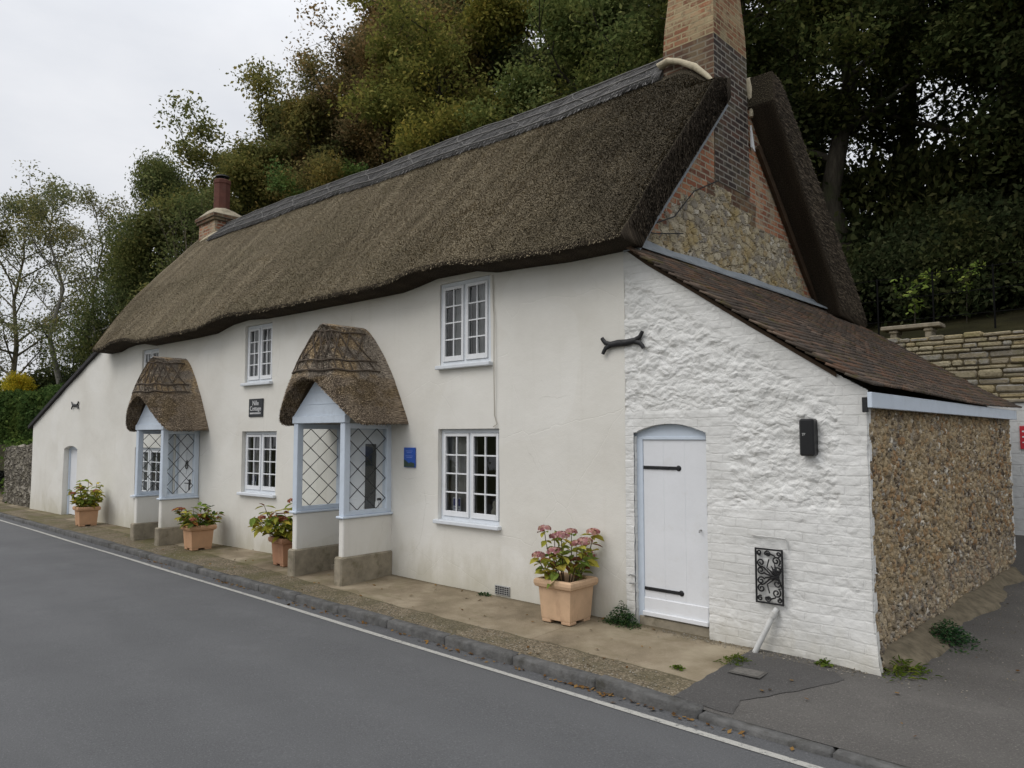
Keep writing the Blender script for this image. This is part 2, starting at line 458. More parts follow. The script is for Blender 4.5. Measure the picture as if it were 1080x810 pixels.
def m_asphalt(name, c1, c2, stone=(.17, .165, .16), wet=0):
    t = NT(name); p = t.pos()
    c = t.ramp(t.noise(t.map(p, (.35, 1.2, 1)), .55, 5, .6), [(.3, c1), (.7, c2)])
    g = t.noise(p, 75, 4, .8)
    c = t.mix(t.mr(g, .54, .70, 0, .85), c, stone)
    c = t.mix(t.mr(g, .46, .34, 0, .5), c, tuple(q*.45 for q in c1))
    c = t.mix(t.mr(t.noise(p, 3, 7, .72), .54, .72, 0, .25), c, tuple(q*.6 for q in c1))
    c = t.mix(t.mr(t.noise(p, 1.1, 6, .7), .55, .7, 0, .12), c, stone)
    x, y, z = t.xyz(p)
    tr = t.math('ADD', y, t.math('MULTIPLY', t.math('SUBTRACT', t.noise(t.map(p, (.25, 1, 1)), 1.2, 3), .5), .5))
    band = t.math('ABSOLUTE', t.math('SUBTRACT', t.math('PINGPONG', t.math('ADD', tr, 2.0), .9), .45))
    c = t.mix(t.mr(band, .1, .42, .0, .14), c, tuple(q*1.35 for q in c2))
    ck = t.math('MULTIPLY', t.mr(t.vor(t.mix(.18, p, t.noisec(p, 4)), .55, 'DISTANCE_TO_EDGE'), 0, .003, .3, 0), t.mr(t.noise(p, .45), .54, .62))
    c = t.mix(ck, c, tuple(q*.35 for q in c1))
    sp = t.mr(t.vor(p, 2.2), .0, .022, .8, 0)
    c = t.mix(t.math('MULTIPLY', sp, t.mr(t.noise(p, .9), .5, .55)), c, (.32, .31, .29))
    t.col(c); t.bump(g, .8, .012); return t.fin(t.mr(t.noise(p, .8, 4), .35, .7, .72, .9), .3)

def m_pavement():
    t = NT('pavement_surface'); p = t.pos(); x, y, z = t.xyz(p)
    conc = t.ramp(t.noise(p, 1.3, 6, .62), [(.3, (.125, .100, .065)), (.5, (.235, .190, .130)), (.68, (.345, .292, .21))])
    conc = t.mix(t.mr(t.noise(p, 60, 3, .7), .55, .75, 0, .4), conc, (.38, .32, .23))
    conc = t.mix(t.mr(t.noise(t.map(p, (.6, 1.6, 1)), 1.5, 5, .65), .53, .70, 0, .6), conc, (.115, .100, .050))
    gv = t.vor(p, 62.); gc = t.vor(p, 62., out='Color'); r, g, b = t.xyz(gc)
    grav = t.ramp(r, [(0, (.085, .070, .046)), (.4, (.145, .116, .076)), (.75, (.195, .158, .106)), (1, (.27, .228, .165))])
    grav = t.mix(t.mr(t.noise(p, 2.2, 5, .65), .45, .65, 0, .55), grav, (.085, .075, .045))
    # far left is mossier
    j = t.math('MULTIPLY', t.math('SUBTRACT', t.noise(p, 2.6, 4), .5), .12)
    lim = t.mr(x, -9, -2.4, -.70, -1.0, False)
    mk_ = t.mr(t.math('SUBTRACT', t.math('ADD', y, j), lim), .012, -.012)
    rib = t.mr(t.math('ABSOLUTE', t.math('SUBTRACT', t.math('ADD', y, j), lim)), .0, .018, .75, 0)
    c = t.mix(mk_, conc, grav)
    c = t.mix(rib, c, (.07, .06, .035))
    moss = t.math('MULTIPLY', t.mr(t.noise(p, 1.1, 5, .65), .42, .62), t.mr(x, -2, -7, .15, .75))
    c = t.mix(moss, c, (.105, .095, .038))
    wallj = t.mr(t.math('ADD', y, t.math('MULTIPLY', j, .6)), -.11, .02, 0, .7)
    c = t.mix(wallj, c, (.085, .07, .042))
    # joints
    sx = t.math('PINGPONG', t.math('ADD', x, .4), 1.35)
    c = t.mix(t.mr(sx, .0, .010, .35, 0), c, (.07, .055, .035))
    t.col(c)
    h = t.math('ADD', t.math('MULTIPLY', t.math('MULTIPLY', t.math('SUBTRACT', .6, gv), mk_), 1.0), t.math('MULTIPLY', t.noise(p, 40, 4, .65), .5))
    t.bump(h, .7, .015); return t.fin(.9, .2)

def m_ground(name, a, b, c3):
    t = NT(name); p = t.pos()
    c = t.ramp(t.noise(p, 1.3, 6, .65), [(.3, a), (.55, b), (.75, c3)]); t.col(c)
    t.bump(t.noise(p, 9, 5, .7), 1, .08); return t.fin(.95, .1)

def m_tiles():
    t = NT('clay_roof_tiles'); p = t.pos(); i = t.island()
    c = t.ramp(i, [(0, (.085, .070, .058)), (.35, (.125, .095, .074)), (.6, (.105, .088, .074)), (.8, (.18, .105, .068)), (1, (.20, .15, .115))])
    c = t.mix(t.mr(t.noise(p, 14, 5, .7), .48, .7, 0, .65), c, (.045, .035, .024))
    c = t.mix(t.mr(t.noise(p, 3.5, 5, .65), .55, .68, 0, .7), c, (.125, .105, .035))
    c = t.mix(t.mr(t.noise(p, 26, 4, .7), .62, .74, 0, .6), c, (.30, .27, .22))
    t.col(c); t.bump(t.noise(p, 55, 4), .6, .01); return t.fin(.9, .2)

def m_terracotta(name, c):
    t = NT(name); p = t.obj()
    cc = t.ramp(t.noise(p, 5, 5, .6), [(.3, tuple(q*.82 for q in c)), (.7, c)])
    x, y, z = t.xyz(p)
    cc = t.mix(t.mr(t.noise(t.map(p, (5, 5, 1.5)), 3, 5, .65), .5, .72, 0, .5), cc, (.42, .27, .17))
    cc = t.mix(t.mr(t.math('ADD', z, t.math('MULTIPLY', t.noise(p, 9), .12)), .0, .12, .45, 0), cc, (.22, .12, .065))
    t.col(cc); t.bump(t.noise(p, 60, 3), .2, .004); return t.fin(.85, .2)
# ------------------------------------------------------------------ levels of the ground
def kerb_y(x): return float(np.interp(x, [-40, -18, -6, 1.3, 3, 12], [-1.30, -1.34, -1.42, -1.50, -1.50, -1.50]))
def ground_z(x, y):
    """pavement and forecourt level"""
    q = np.clip(-y/1.45, 0, 1)
    low = float(np.interp(x, [1.0, 1.7], [.062, .100]))
    if y <= 0: 
        return float(-low*q) - float(np.interp(x, [-20, -12, -4], [.05, .025, 0]))*(1-q)
    return float(np.interp(y, [0, 5.3, 7.0, 9], [0, .02, .42, .45]))
def hill_z(x, y):
    a = float(np.interp(y, [6.9, 7.2, 10, 16, 24, 40, 60], [3.2, 3.35, 4.1, 6.4, 9.6, 14.5, 17]))
    b = float(np.interp(y, [-.6, .2, 2, 5, 12, 24, 40, 60], [.2, 1.4, 1.85, 2.3, 4.4, 8.5, 13, 16]))
    t = float(np.clip((x+21)/4, 0, 1)); t = t*t*(3-2*t)
    return b*(1-t) + a*t + .25*mn.noise(Vector((x*.2, y*.2, 3)))*min(1, max(0, (y-8)/4))
# ------------------------------------------------------------------ materials in use
PLASTER = m_plaster(); RUBW = m_white_rubble('front'); QUOIN = m_white_rubble('corner'); FLINT = m_flint()
BRICK = m_brick('old_red_brick', [(0, (.12, .055, .038)), (.3, (.25, .095, .055)), (.55, (.36, .135, .07)), (.8, (.42, .20, .11)), (1, (.27, .165, .105))], (.45, .39, .29), lichen=(.42, .36, .24), lich=.85, soot=.15)
BRICKD = m_brick('sooty_dark_brick', [(0, (.022, .018, .018)), (.4, (.040, .030, .028)), (.7, (.075, .042, .032)), (1, (.11, .055, .038))], (.30, .275, .235), lich=.22, soot=.5)
BRICKM = m_brick('brown_chimney_brick', [(0, (.07, .038, .026)), (.4, (.115, .058, .036)), (.7, (.16, .08, .045)), (1, (.10, .062, .045))], (.25, .21, .155), lich=.35, soot=.35)
BRICKO = m_brick('orange_chimney_brick', [(0, (.11, .058, .038)), (.3, (.22, .095, .052)), (.6, (.30, .125, .065)), (.8, (.29, .19, .11)), (1, (.20, .14, .09))], (.42, .34, .20), lichen=(.40, .34, .20), lich=.9, soot=.30)
GSTONE = m_gablestone(); DRY = m_drystone(); GREYST = m_greystone(); TILES = m_tiles()
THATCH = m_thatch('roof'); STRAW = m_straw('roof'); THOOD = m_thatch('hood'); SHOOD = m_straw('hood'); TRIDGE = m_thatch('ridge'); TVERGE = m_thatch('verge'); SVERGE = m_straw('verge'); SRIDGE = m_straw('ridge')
BLUE = simple('pale_blue_paint', (.57, .635, .71), .5, .35, var=.05, dirt=((.36, .40, .43), .3))
WHITE = simple('white_gloss_paint', (.74, .75, .76), .45, .4, var=.03, dirt=((.55, .54, .50), .25))
DOORW = simple('white_door_paint', (.72, .73, .745), .5, .35, var=.04, vs=3, bump=.15, dirt=((.58, .57, .53), .3))
IRON = simple('black_iron', (.012, .012, .013), .5, .4, var=.3, bump=.4)
LEAD = simple('lead_sheet', (.24, .265, .285), .55, .4, var=.2, dirt=((.16, .17, .17), .5))
LEADC = simple('lead_came', (.035, .036, .037), .6, .3)
GLASS = m_glass()
STONEB = simple('old_plinth_stone', (.27, .235, .175), .9, .2, var=.3, vs=7, bump=.8, bs=22, dirt=((.12, .105, .06), .7))
PALE = simple('blue_white_paint', (.66, .69, .72), .5, .35, var=.04, dirt=((.48, .49, .48), .3))
FOOT = simple('worn_footing', (.15, .125, .085), .95, .2, var=.45, vs=9, bump=1., bs=26, dirt=((.055, .048, .03), .8))
CREAM = simple('cream_mortar', (.50, .44, .32), .9, .2, var=.22, vs=12, bump=.7, dirt=((.25, .22, .15), .5))
TIMBER = simple('dark_timber', (.055, .036, .022), .85, .2, var=.4, bump=.5)
CURT = simple('net_curtain', (.36, .36, .35), .9, .1, var=.15)
CURTD = simple('grey_curtain', (.36, .35, .33), .9, .1, var=.2)
BLACK = simple('black_plastic', (.010, .010, .011), .35, .4)
SLATE = simple('black_slate_edge', (.035, .033, .035), .8, .2, var=.4, bump=.5)
POTRED = simple('chimney_pot_clay', (.115, .048, .036), .8, .2, var=.25, dirt=((.07, .05, .04), .5))
GREYM = simple('grey_vent_metal', (.30, .30, .29), .6, .4, var=.2)
PIPE = simple('grey_white_pipe', (.55, .55, .53), .6, .3, dirt=((.33, .31, .26), .5))
DARKGL = simple('dark_door_glass', (.03, .032, .035), .12, .5)

# ------------------------------------------------------------------ the cottage
def bend(x): return np.interp(x, [-24, -14, -9, -4, 5], [-.6, -.4, -.25, 0, 0])
HOUSE = empty('thatched_cottage', (-6.5, 2.0, 0), 'long white limewashed cottage with a deep brown thatched roof, two thatched porches and brick chimneys', 'cottage')

def nz(x, y, z, s, o=0): return mn.noise(Vector((x*s+o, y*s+o*.7, z*s)))

def wall_off(x, z):   # unevenness of the old cob wall
    return .018*nz(x, 0, z, .9) + .006*nz(x, 0, z, 3.5, 5)

# openings: x0, x1, z0, z1, arch rise
OPEN = dict(
    UL=(-7.63, -6.80, 2.74, 3.72, 0), LL=(-7.66, -6.62, .91, 1.93, 0),
    UR=(-2.84, -1.93, 2.74, 3.80, 0), LR=(-2.86, -1.78, .80, 1.94, 0),
    UL2=(-11.72, -10.92, 2.70, 3.62, 0), LL2=(-11.90, -10.66, .64, 1.62, 0),
    DL=(-16.08, -15.18, -.25, 1.62, .08),
    PR=(-4.84, -3.98, -.25, 2.0, 0), PL=(-10.08, -9.22, -.25, 1.93, 0),
)
DEPTH = dict(UL=.10, LL=.12, UR=.07, LR=.11, UL2=.10, LL2=.10, DL=.20, PR=.10, PL=.10)

def front_wall():
    xb = set(np.round(np.arange(-18.5, .001, .12), 4).tolist()) | {-18.5, 0.}
    zb = set(np.round(np.arange(-.30, 4.3, .12), 4).tolist())
    for a, b, c, d, r in OPEN.values():
        xb |= {a, b}; zb |= {c, d}
        if r: xb |= set(np.linspace(a, b, 13).round(4).tolist())
    def clean(s, keep):
        s = sorted(s); out = []
        for v in s:
            if out and v - out[-1] < .025:
                if v in keep: 
                    if out[-1] not in keep: out[-1] = v
                    else: out.append(v)
                continue
            out.append(v)
        return out
    kx = {q for o in OPEN.values() for q in o[:2]} | {-18.5, 0.} | {q for o in OPEN.values() if o[4] for q in np.linspace(o[0], o[1], 13).round(4).tolist()}
    kz = {q for o in OPEN.values() for q in o[2:4]}
    xs = clean(xb, kx); zs = clean(zb, kz)
    mb = MB(); idx = {}
    def top(x): return 4.05 if x > -13.9 else np.interp(x, [-18.55, -13.9], [2.18, 3.80])
    def V(x, z):
        k = (round(x, 4), round(z, 4))
        if k not in idx:
            idx[k] = mb.n; mb.v.append((x, bend(x) + wall_off(x, z), z)); mb.n += 1
        return idx[k]
    for i in range(len(xs)-1):
        for j in range(len(zs)-1):
            x0, x1, z0, z1 = xs[i], xs[i+1], zs[j], zs[j+1]
            xm, zm = (x0+x1)/2, (z0+z1)/2
            if any(a < xm < b and c < zm < d for a, b, c, d, r in OPEN.values()): continue
            t0, t1 = top(x0), top(x1)
            if z0 >= min(t0, t1): continue
            mb.f.append((V(x0, z0), V(x1, z0), V(x1, min(z1, t1)), V(x0, min(z1, t0)))); mb.m.append(0)
    for k, (a, b, c, d, r) in OPEN.items():
        D = DEPTH[k]
        xi = [x for x in xs if a-1e-6 <= x <= b+1e-6]; zi = [z for z in zs if c-1e-6 <= z <= d+1e-6]
        P = lambda x, z, e: (x, bend(x) + (wall_off(x, z) if e == 0 else D), z)
        for u, w in zip(zi[:-1], zi[1:]):
            mb.quad(P(a, u, 0), P(a, w, 0), P(a, w, 1), P(a, u, 1)); mb.quad(P(b, u, 0), P(b, u, 1), P(b, w, 1), P(b, w, 0))
        zt = (lambda x: d - r*((x-(a+b)/2)/((b-a)/2))**2)
        for u, w in zip(xi[:-1], xi[1:]):
            mb.quad(P(u, c, 0), P(u, c, 1), P(w, c, 1), P(w, c, 0))
            mb.quad(P(u, zt(u), 0), P(w, zt(w), 0), P(w, zt(w), 1), P(u, zt(u), 1))
            if r:   # face over the arch
                mb.quad(P(u, zt(u), 0), P(u, d, 0), P(w, d, 0), P(w, zt(w), 0))
    for u, w in zip(np.arange(-.3, 3.8, .3), np.arange(0, 4.1, .3)): mb.quad((0, wall_off(0, u), u), (0, .12, u), (0, .12, w), (0, wall_off(0, w), w))
    # left return of the lean-to and back of the wall
    mb.quad((-18.5, bend(-18.5), -.3), (-18.5, bend(-18.5), 2.2), (-18.5, 4.2, 2.2), (-18.5, 4.2, -.3))
    return mk('front_wall', mb, PLASTER, HOUSE, auto=35)
front_wall()

# back and hidden walls, floor void closed
mb = MB()
mb.box(-18.4, -.03, 5.15, 5.35, -.3, 3.7, 0)
mb.add([(.0, 6.0, -.3), (2.3, 6.0, -.3), (2.3, 6.0, 2.1), (.0, 6.0, 3.66)], [(3, 2, 1, 0)])
mb.box(-13.75, -13.55, -.3, 5.1, 0, 3.7, 0)
for s in (0,):
    mb.add([(-13.65, -.2, 3.6), (-13.65, 5.1, 3.6), (-13.65, 2.3, 6.5)], [(0, 1, 2)])
mk('rear_wall', mb, PLASTER, HOUSE)

# right lean-to front wall, dense grid for real relief
def leanto_top(x): return np.interp(x, [0, .3, .7, 1.33, 2.1, 2.34], [3.81, 3.585, 3.315, 2.88, 2.365, 2.22])
LD = (.10, .90, -.3, 1.97)  # side door opening, segmental head
def lean_front():
    st = .0125
    xs = np.unique(np.concatenate([np.arange(0, 2.34, st), [2.34], np.linspace(*LD[:2], 40)]).round(4)); zs = np.arange(-.3, 3.80, st)
    xs = xs[np.concatenate([[True], np.diff(xs) > .004])]
    arch = lambda x: LD[3] - .09*((x-.5)/.4)**2
    nx, nzz = len(xs), len(zs)
    V = []; 
    for x in xs:
        t = leanto_top(x)
        for z in zs:
            zz = min(z, t)
            if LD[0] <= x <= LD[1] and abs(zz-arch(x)) <= st*.55: zz = arch(x)
            bulge = -.05*math.exp(-((x-2.34)/.16)**2)*math.exp(-((max(zz, 0))/.22)**2)
            V.append((x + .05*max(0, (.5-zz)/.5)**2*max(0, (x-2.2)/.14) if zz > -.2 else x + .05*max(0, (x-2.2)/.14), .012*nz(x, 0, zz, 1.1, 3) + bulge - .012, zz))
    F = []
    for i in range(nx-1):
        xm = (xs[i]+xs[i+1])/2
        for j in range(nzz-1):
            zm = (zs[j]+zs[j+1])/2
            if zm > leanto_top(xm): continue
            if LD[0] < xm < LD[1] and zm < arch(xm): continue
            F.append((i*nzz+j, (i+1)*nzz+j, (i+1)*nzz+j+1, i*nzz+j+1))
    # reveals
    b = len(V); D = .16
    def q(p0, p1, p2, p3):
        n = len(V); V.extend([p0, p1, p2, p3]); F.append((n, n+1, n+2, n+3))
    for z0, z1 in zip(np.arange(-.3, 1.85, .05), np.arange(-.25, 1.9, .05)):
        q((LD[0], .0, z0), (LD[0], .0, z1), (LD[0], D, z1), (LD[0], D, z0)); q((LD[1], .0, z0), (LD[1], D, z0), (LD[1], D, z1), (LD[1], .0, z1))
    xa = np.linspace(LD[0], LD[1], 24)
    for a, c in zip(xa[:-1], xa[1:]): q((a, -.005, arch(a)), (c, -.005, arch(c)), (c, D, arch(c)), (a, D, arch(a)))
    F = np.array(F)
    return mkraw('lean_to_wall', V, F, [RUBW], HOUSE, smooth=True)
lean_front()

# flint side wall with limewashed brick quoins at the corner
def flint_wall():
    st = .0145
    ys = np.arange(-.03, 6.05, st); zs = np.arange(-.25, 2.16, st)
    YY, ZZ = np.meshgrid(ys, zs, indexing='ij')
    XX = np.full_like(YY, 2.33)
    bat = np.clip((.5-ZZ)/.5, 0, 1.18)
    XX += .05*bat**2*np.exp(-(YY/.2)**2) - .03*np.clip(YY/.4, 0, 1)
    for i in range(0, len(ys), 1):
        pass
    V = np.stack([XX, YY, ZZ], -1).reshape(-1, 3)
    I = np.arange(len(V)).reshape(YY.shape)
    F = np.stack([I[:-1, :-1], I[1:, :-1], I[1:, 1:], I[:-1, 1:]], -1).reshape(-1, 4)
    c = V[F].mean(1)
    course = np.floor(c[:, 2]/.15).astype(int)
    jit = np.array([.012*math.sin(k*12.9) for k in range(-5, 40)])[course+5]
    tooth = np.where(course % 2 == 0, .035, .105) + jit*.6
    mi = (c[:, 1] > tooth).astype(np.int32)
    q2 = (c[:, 1] > 5.93 + .06*(course % 2))
    mi[q2] = 0
    return mkraw('flint_side_wall', V, F, [QUOIN, FLINT], HOUSE, smooth=True, mi=mi)
flint_wall()
mb = MB(); mb.box(2.2, 2.315, .01, .10, -.25, 2.15, 0); mk('corner_core', mb, QUOIN, HOUSE)
mb = MB(); P = []   # worn concrete footing along the flint wall
for y in np.arange(.05, 5.75, .045):
    w = .17 + .10*nz(0, y, 0, 1.5, 4) + .05*nz(0, y, 0, 5, 2) + .05*math.sin(y*2.4); w *= min(1, (y-.0)/.3)
    h = .075 + .035*nz(0, y, 0, 1.2, 7)
    P.append([(2.31, y, h+.045), (2.36, y, h+.04), (2.36+w*.5, y, h*.85 + .012*nz(0, y, 1, 9)), (2.36+w*.85, y, h*.5+.012*nz(0, y, 2, 9)), (2.36+w, y, -.0), (2.37+w, y, -.06)])
mb.grid(np.array(P)); mk('footing', mb, FOOT, HOUSE, smooth=True)

# gable: stone panel in brick dressings
def gable():
    st = .021
    ys = np.arange(.05, 5.3, st); zs = np.arange(3.3, 6.75, st)
    YY, ZZ = np.meshgrid(ys, zs, indexing='ij'); XX = np.zeros_like(YY)
    V = np.stack([XX, YY, ZZ], -1).reshape(-1, 3); I = np.arange(len(V)).reshape(YY.shape)
    F = np.stack([I[:-1, :-1], I[1:, :-1], I[1:, 1:], I[:-1, 1:]], -1).reshape(-1, 4)
    c = V[F].mean(1); y, z = c[:, 1], c[:, 2]
    tp = 3.86 + 1.10*np.minimum(y+.12, 5.35-y)
    keep = (z < tp)
    crs = np.floor(z/.15); odd = (crs % 2)
    zq = (crs+.5)*.15
    left = .42 + .78*(zq-3.9) + .12*odd           # brick border below the near verge
    topl = np.interp(y, [.3, 1.36, 2.1, 3.3, 5], [3.9, 4.72, 4.95, 4.62, 4.62]) + .0*odd
    right = 4.72 - .86*(zq-3.9) + .1*odd
    wob = np.array([.06*mn.noise(Vector((a*3, b*3, 0))) for a, b in zip(y, z)])
    stone = (y > left+wob) & (zq < topl+wob) & (y < right+wob)
    brown = (~stone) & (zq > 4.3) & (y > 2.05 - .62*np.clip(5.3-zq, 0, 1.2) + .11*odd) & (y < 2.88 + .62*np.clip(5.3-zq, 0, 1.2) - .11*odd)
    F = F[keep]; mi = np.where(brown, 2, stone.astype(np.int32))[keep]
    return mkraw('gable_wall', V, F, [BRICK, GSTONE, BRICKM], HOUSE, smooth=True, mi=mi)
gable()

# ------------------------------------------------------------------ thatch
LIP = np.array([(-14.2, 3.70), (-13.2, 3.70), (-12.75, 3.70), (-12.4, 3.76), (-12.0, 3.79), (-11.55, 3.78), (-11.05, 3.70), (-10.2, 3.70), (-9.3, 3.70), (-8.55, 3.72), (-8.0, 3.82), (-7.5, 3.855), (-6.95, 3.82), (-5.94, 3.82), (-4, 3.83), (-3.58, 3.83), (-3.26, 3.865), (-2.89, 3.92), (-2.16, 3.91), (-1.8, 3.84), (-1.28, 3.82), (-.72, 3.79), (.5, 3.79)])
def resample(pts, n):
    pts = np.array(pts, float); d = np.concatenate([[0], np.cumsum(np.linalg.norm(np.diff(pts, axis=0), axis=1))])
    s = np.linspace(0, d[-1], n); return np.stack([np.interp(s, d, pts[:, k]) for k in range(2)], -1), s
def smooth_poly(pts, n, it=6):
    p, s = resample(pts, n)
    for _ in range(it):
        q = p.copy(); q[1:-1] = (p[:-2] + 2*p[1:-1] + p[2:])/4; p = q
    return p, s
NP = 132
OUT, OS = smooth_poly([(-.405, 3.805), (-.43, 3.82), (-.41, 3.86), (1.1, 5.56), (2.25, 6.86), (2.42, 7.02), (2.6, 7.09), (2.78, 7.02), (2.95, 6.88), (4.1, 5.84), (6.42, 3.70), (6.42, 3.62), (6.3, 3.56)], NP, 1)
INN, _ = smooth_poly([(.0, 3.78), (.15, 3.97), (2.6, 6.62), (5.05, 3.95), (5.22, 3.66)], NP, 1)
def near_side(i): return OUT[i, 0] < 2.6
def roof_point(x, i, inner=False, pull=0.):
    p = INN[i] if inner else OUT[i]
    y, z = p
    fall = 1 - np.clip((OUT[i, 0] + .45)/1.1, 0, 1); fall = fall*fall*(3-2*fall)
    if OUT[i, 0] > 2.6: fall = 0
    if inner and i > 6: fall = 0
    dz = (np.interp(x, LIP[:, 0], LIP[:, 1]) - 3.82)*fall
    if pull:   # rounded verge
        o = OUT[i]; n = INN[i]; m = (o+n)/2
        y, z = p + (m-p)*pull
    if not inner:
        amp = .035*nz(x, y, z, .55, 9) + .014*nz(x, y, z, 2.2, 4)
        sl = OUT[min(i+1, NP-1)] - OUT[max(i-1, 0)]; sl = sl/np.linalg.norm(sl)
        y += -sl[1]*amp; z += sl[0]*amp
    if x > -.75 and 1.3 < p[0] < 3.9 and not inner:     # thatch dressed down round the stack
        w = np.clip((x+.42)/.5, 0, 1); w = w*w*(3-2*w)
        cap = 6.05 + .30*(y-1.47) if y < 2.6 else 6.60 - .30*(y-2.97)
        if z > cap: z = z*(1-w) + (cap + .12*(z-cap))*w
    return (x, y + float(bend(x)), z + dz)
def xl(i):      # left verge, curling in at the eave
    y = OUT[i, 0]
    h = np.clip((OUT[i, 1]-3.75)/3.3, 0, 1)
    return -13.25 - .85*min(1, h*2.2)**.6
def thatch_roof():
    NS = 250
    ss = np.concatenate([[0, .0012, .0030], np.linspace(.005, .995, NS), [.9972, .999, 1.0]])
    pulls = {0: .4, 1: .15, 2: .04, len(ss)-3: .0, len(ss)-2: .03, len(ss)-1: .10}
    n = len(ss); P = np.zeros((n, 2*NP, 3)); U = np.zeros((n, 2*NP, 2))
    for a, s in enumerate(ss):
        for i in range(NP):
            x0 = xl(i); x1 = .24 if OUT[i, 0] < 2.6 else .36
            x = x0 + (x1-x0)*s
            P[a, i] = roof_point(x, i, False, pulls.get(a, 0)); U[a, i] = (x, OS[i])
            P[a, 2*NP-1-i] = roof_point(x, i, True, pulls.get(a, 0)); U[a, 2*NP-1-i] = (x, OS[i]+.37)
    V = P.reshape(-1, 3); I = np.arange(len(V)).reshape(n, 2*NP)
    J = np.concatenate([I, I[:, :1]], 1)
    F = np.stack([J[:-1, :-1], J[1:, :-1], J[1:, 1:], J[:-1, 1:]], -1).reshape(-1, 4)[:, ::-1]
    caps = []
    for a, fl in ((0, False), (n-1, True)):
        for i in range(NP-1):
            q = (I[a, i], I[a, i+1], I[a, 2*NP-2-i], I[a, 2*NP-1-i]); caps.append(q[::-1] if not fl else q)
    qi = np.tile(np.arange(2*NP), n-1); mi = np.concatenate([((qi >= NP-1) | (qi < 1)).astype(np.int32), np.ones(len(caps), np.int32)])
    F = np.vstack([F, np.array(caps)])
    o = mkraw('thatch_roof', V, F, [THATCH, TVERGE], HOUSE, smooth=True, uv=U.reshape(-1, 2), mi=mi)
    # cut the thatch round the chimney at the gable
    cb = MB(); cb.box(-.70, 1.2, 1.99, 2.94, 5.4, 8.2, 0)
    c = mk('cut', cb, THATCH); 
    md = o.modifiers.new('b', 'BOOLEAN'); md.object = c; md.operation = 'DIFFERENCE'; md.solver = 'EXACT'
    dg = bpy.context.evaluated_depsgraph_get(); me = bpy.data.meshes.new_from_object(o.evaluated_get(dg))
    o.modifiers.clear(); old = o.data; o.data = me; bpy.data.meshes.remove(old)
    bpy.data.objects.remove(c)
    return o, P
ROOF, RP = thatch_roof()

def straws(P, D, Nn, L, W, lift, uv=None):
    """short reed ends: P start points, D down-slope directions, Nn outward normals -> verts, faces"""
    n = len(P); 
    S = np.cross(D, Nn); S /= np.linalg.norm(S, axis=1)[:, None]
    dirn = D + Nn*lift[:, None] + S*rng.normal(0, .22, n)[:, None]
    dirn /= np.linalg.norm(dirn, axis=1)[:, None]
    S = np.cross(dirn, Nn); S /= np.linalg.norm(S, axis=1)[:, None]
    a = P - S*W[:, None]/2; b = P + S*W[:, None]/2
    c = b + dirn*L[:, None]; d = a + dirn*L[:, None]
    V = np.stack([a, b, c, d], 1).reshape(-1, 3)
    F = np.arange(4*n).reshape(n, 4)
    UV = None if uv is None else np.repeat(uv, 4, axis=0)
    return V, F, UV

def roof_straws():
    NO = 320000
    s = rng.random(NO*3)
    # more where the camera is near: density falls with distance to the right gable
    x = -14.0 + 14.2*s
    keep = rng.random(len(x)) < .32 + .68*np.clip((x+9)/9, 0, 1)
    x = x[keep][:NO]
    imax = max(i for i in range(NP) if OUT[i, 0] < 2.35)
    fi = .2 + rng.random(len(x))*(imax-.2)
    i0 = fi.astype(int); fr = fi-i0
    Pq = []
    tab = RP[:, :NP]   # (n, NP, 3)
    xa = np.array([xl(i) for i in range(NP)])
    sx = np.clip((x - xa[i0])/(.24 - xa[i0]), .0, 1)
    ai = np.clip(sx*(tab.shape[0]-4)+3, 3, tab.shape[0]-1.01); a0 = ai.astype(int); af = (ai-a0)[:, None]
    def at(i): return tab[a0, i]*(1-af) + tab[a0+1, i]*af
    p0 = at(i0); p1 = at(i0+1); P = p0*(1-fr[:, None]) + p1*fr[:, None]
    D = p0-p1; D /= np.linalg.norm(D, axis=1)[:, None]
    X = np.tile([1., 0, 0], (len(P), 1)); Nn = np.cross(D, X); Nn *= np.sign(Nn[:, 2:3]); Nn /= np.linalg.norm(Nn, axis=1)[:, None]
    keep = ~((P[:, 0] > -.80) & (P[:, 1] > 1.90))
    P, D, Nn, i0 = P[keep], D[keep], Nn[keep], i0[keep]
    n = len(P)
    L = rng.uniform(.006, .022, n); W = rng.uniform(.0045, .0095, n); lift = rng.uniform(.25, 1.6, n)
    # brush of reed ends along the eave and the right verge
    uv = np.stack([P[:, 0], OS[i0] + rng.random(n)*.08], -1)
    V, F, UV = straws(P - Nn*.004, D, Nn, L, W, lift, uv)
    return mkraw('reed_ends', V, F, [STRAW], HOUSE, uv=UV)
ro = roof_straws(); ro['kind'] = 'stuff'

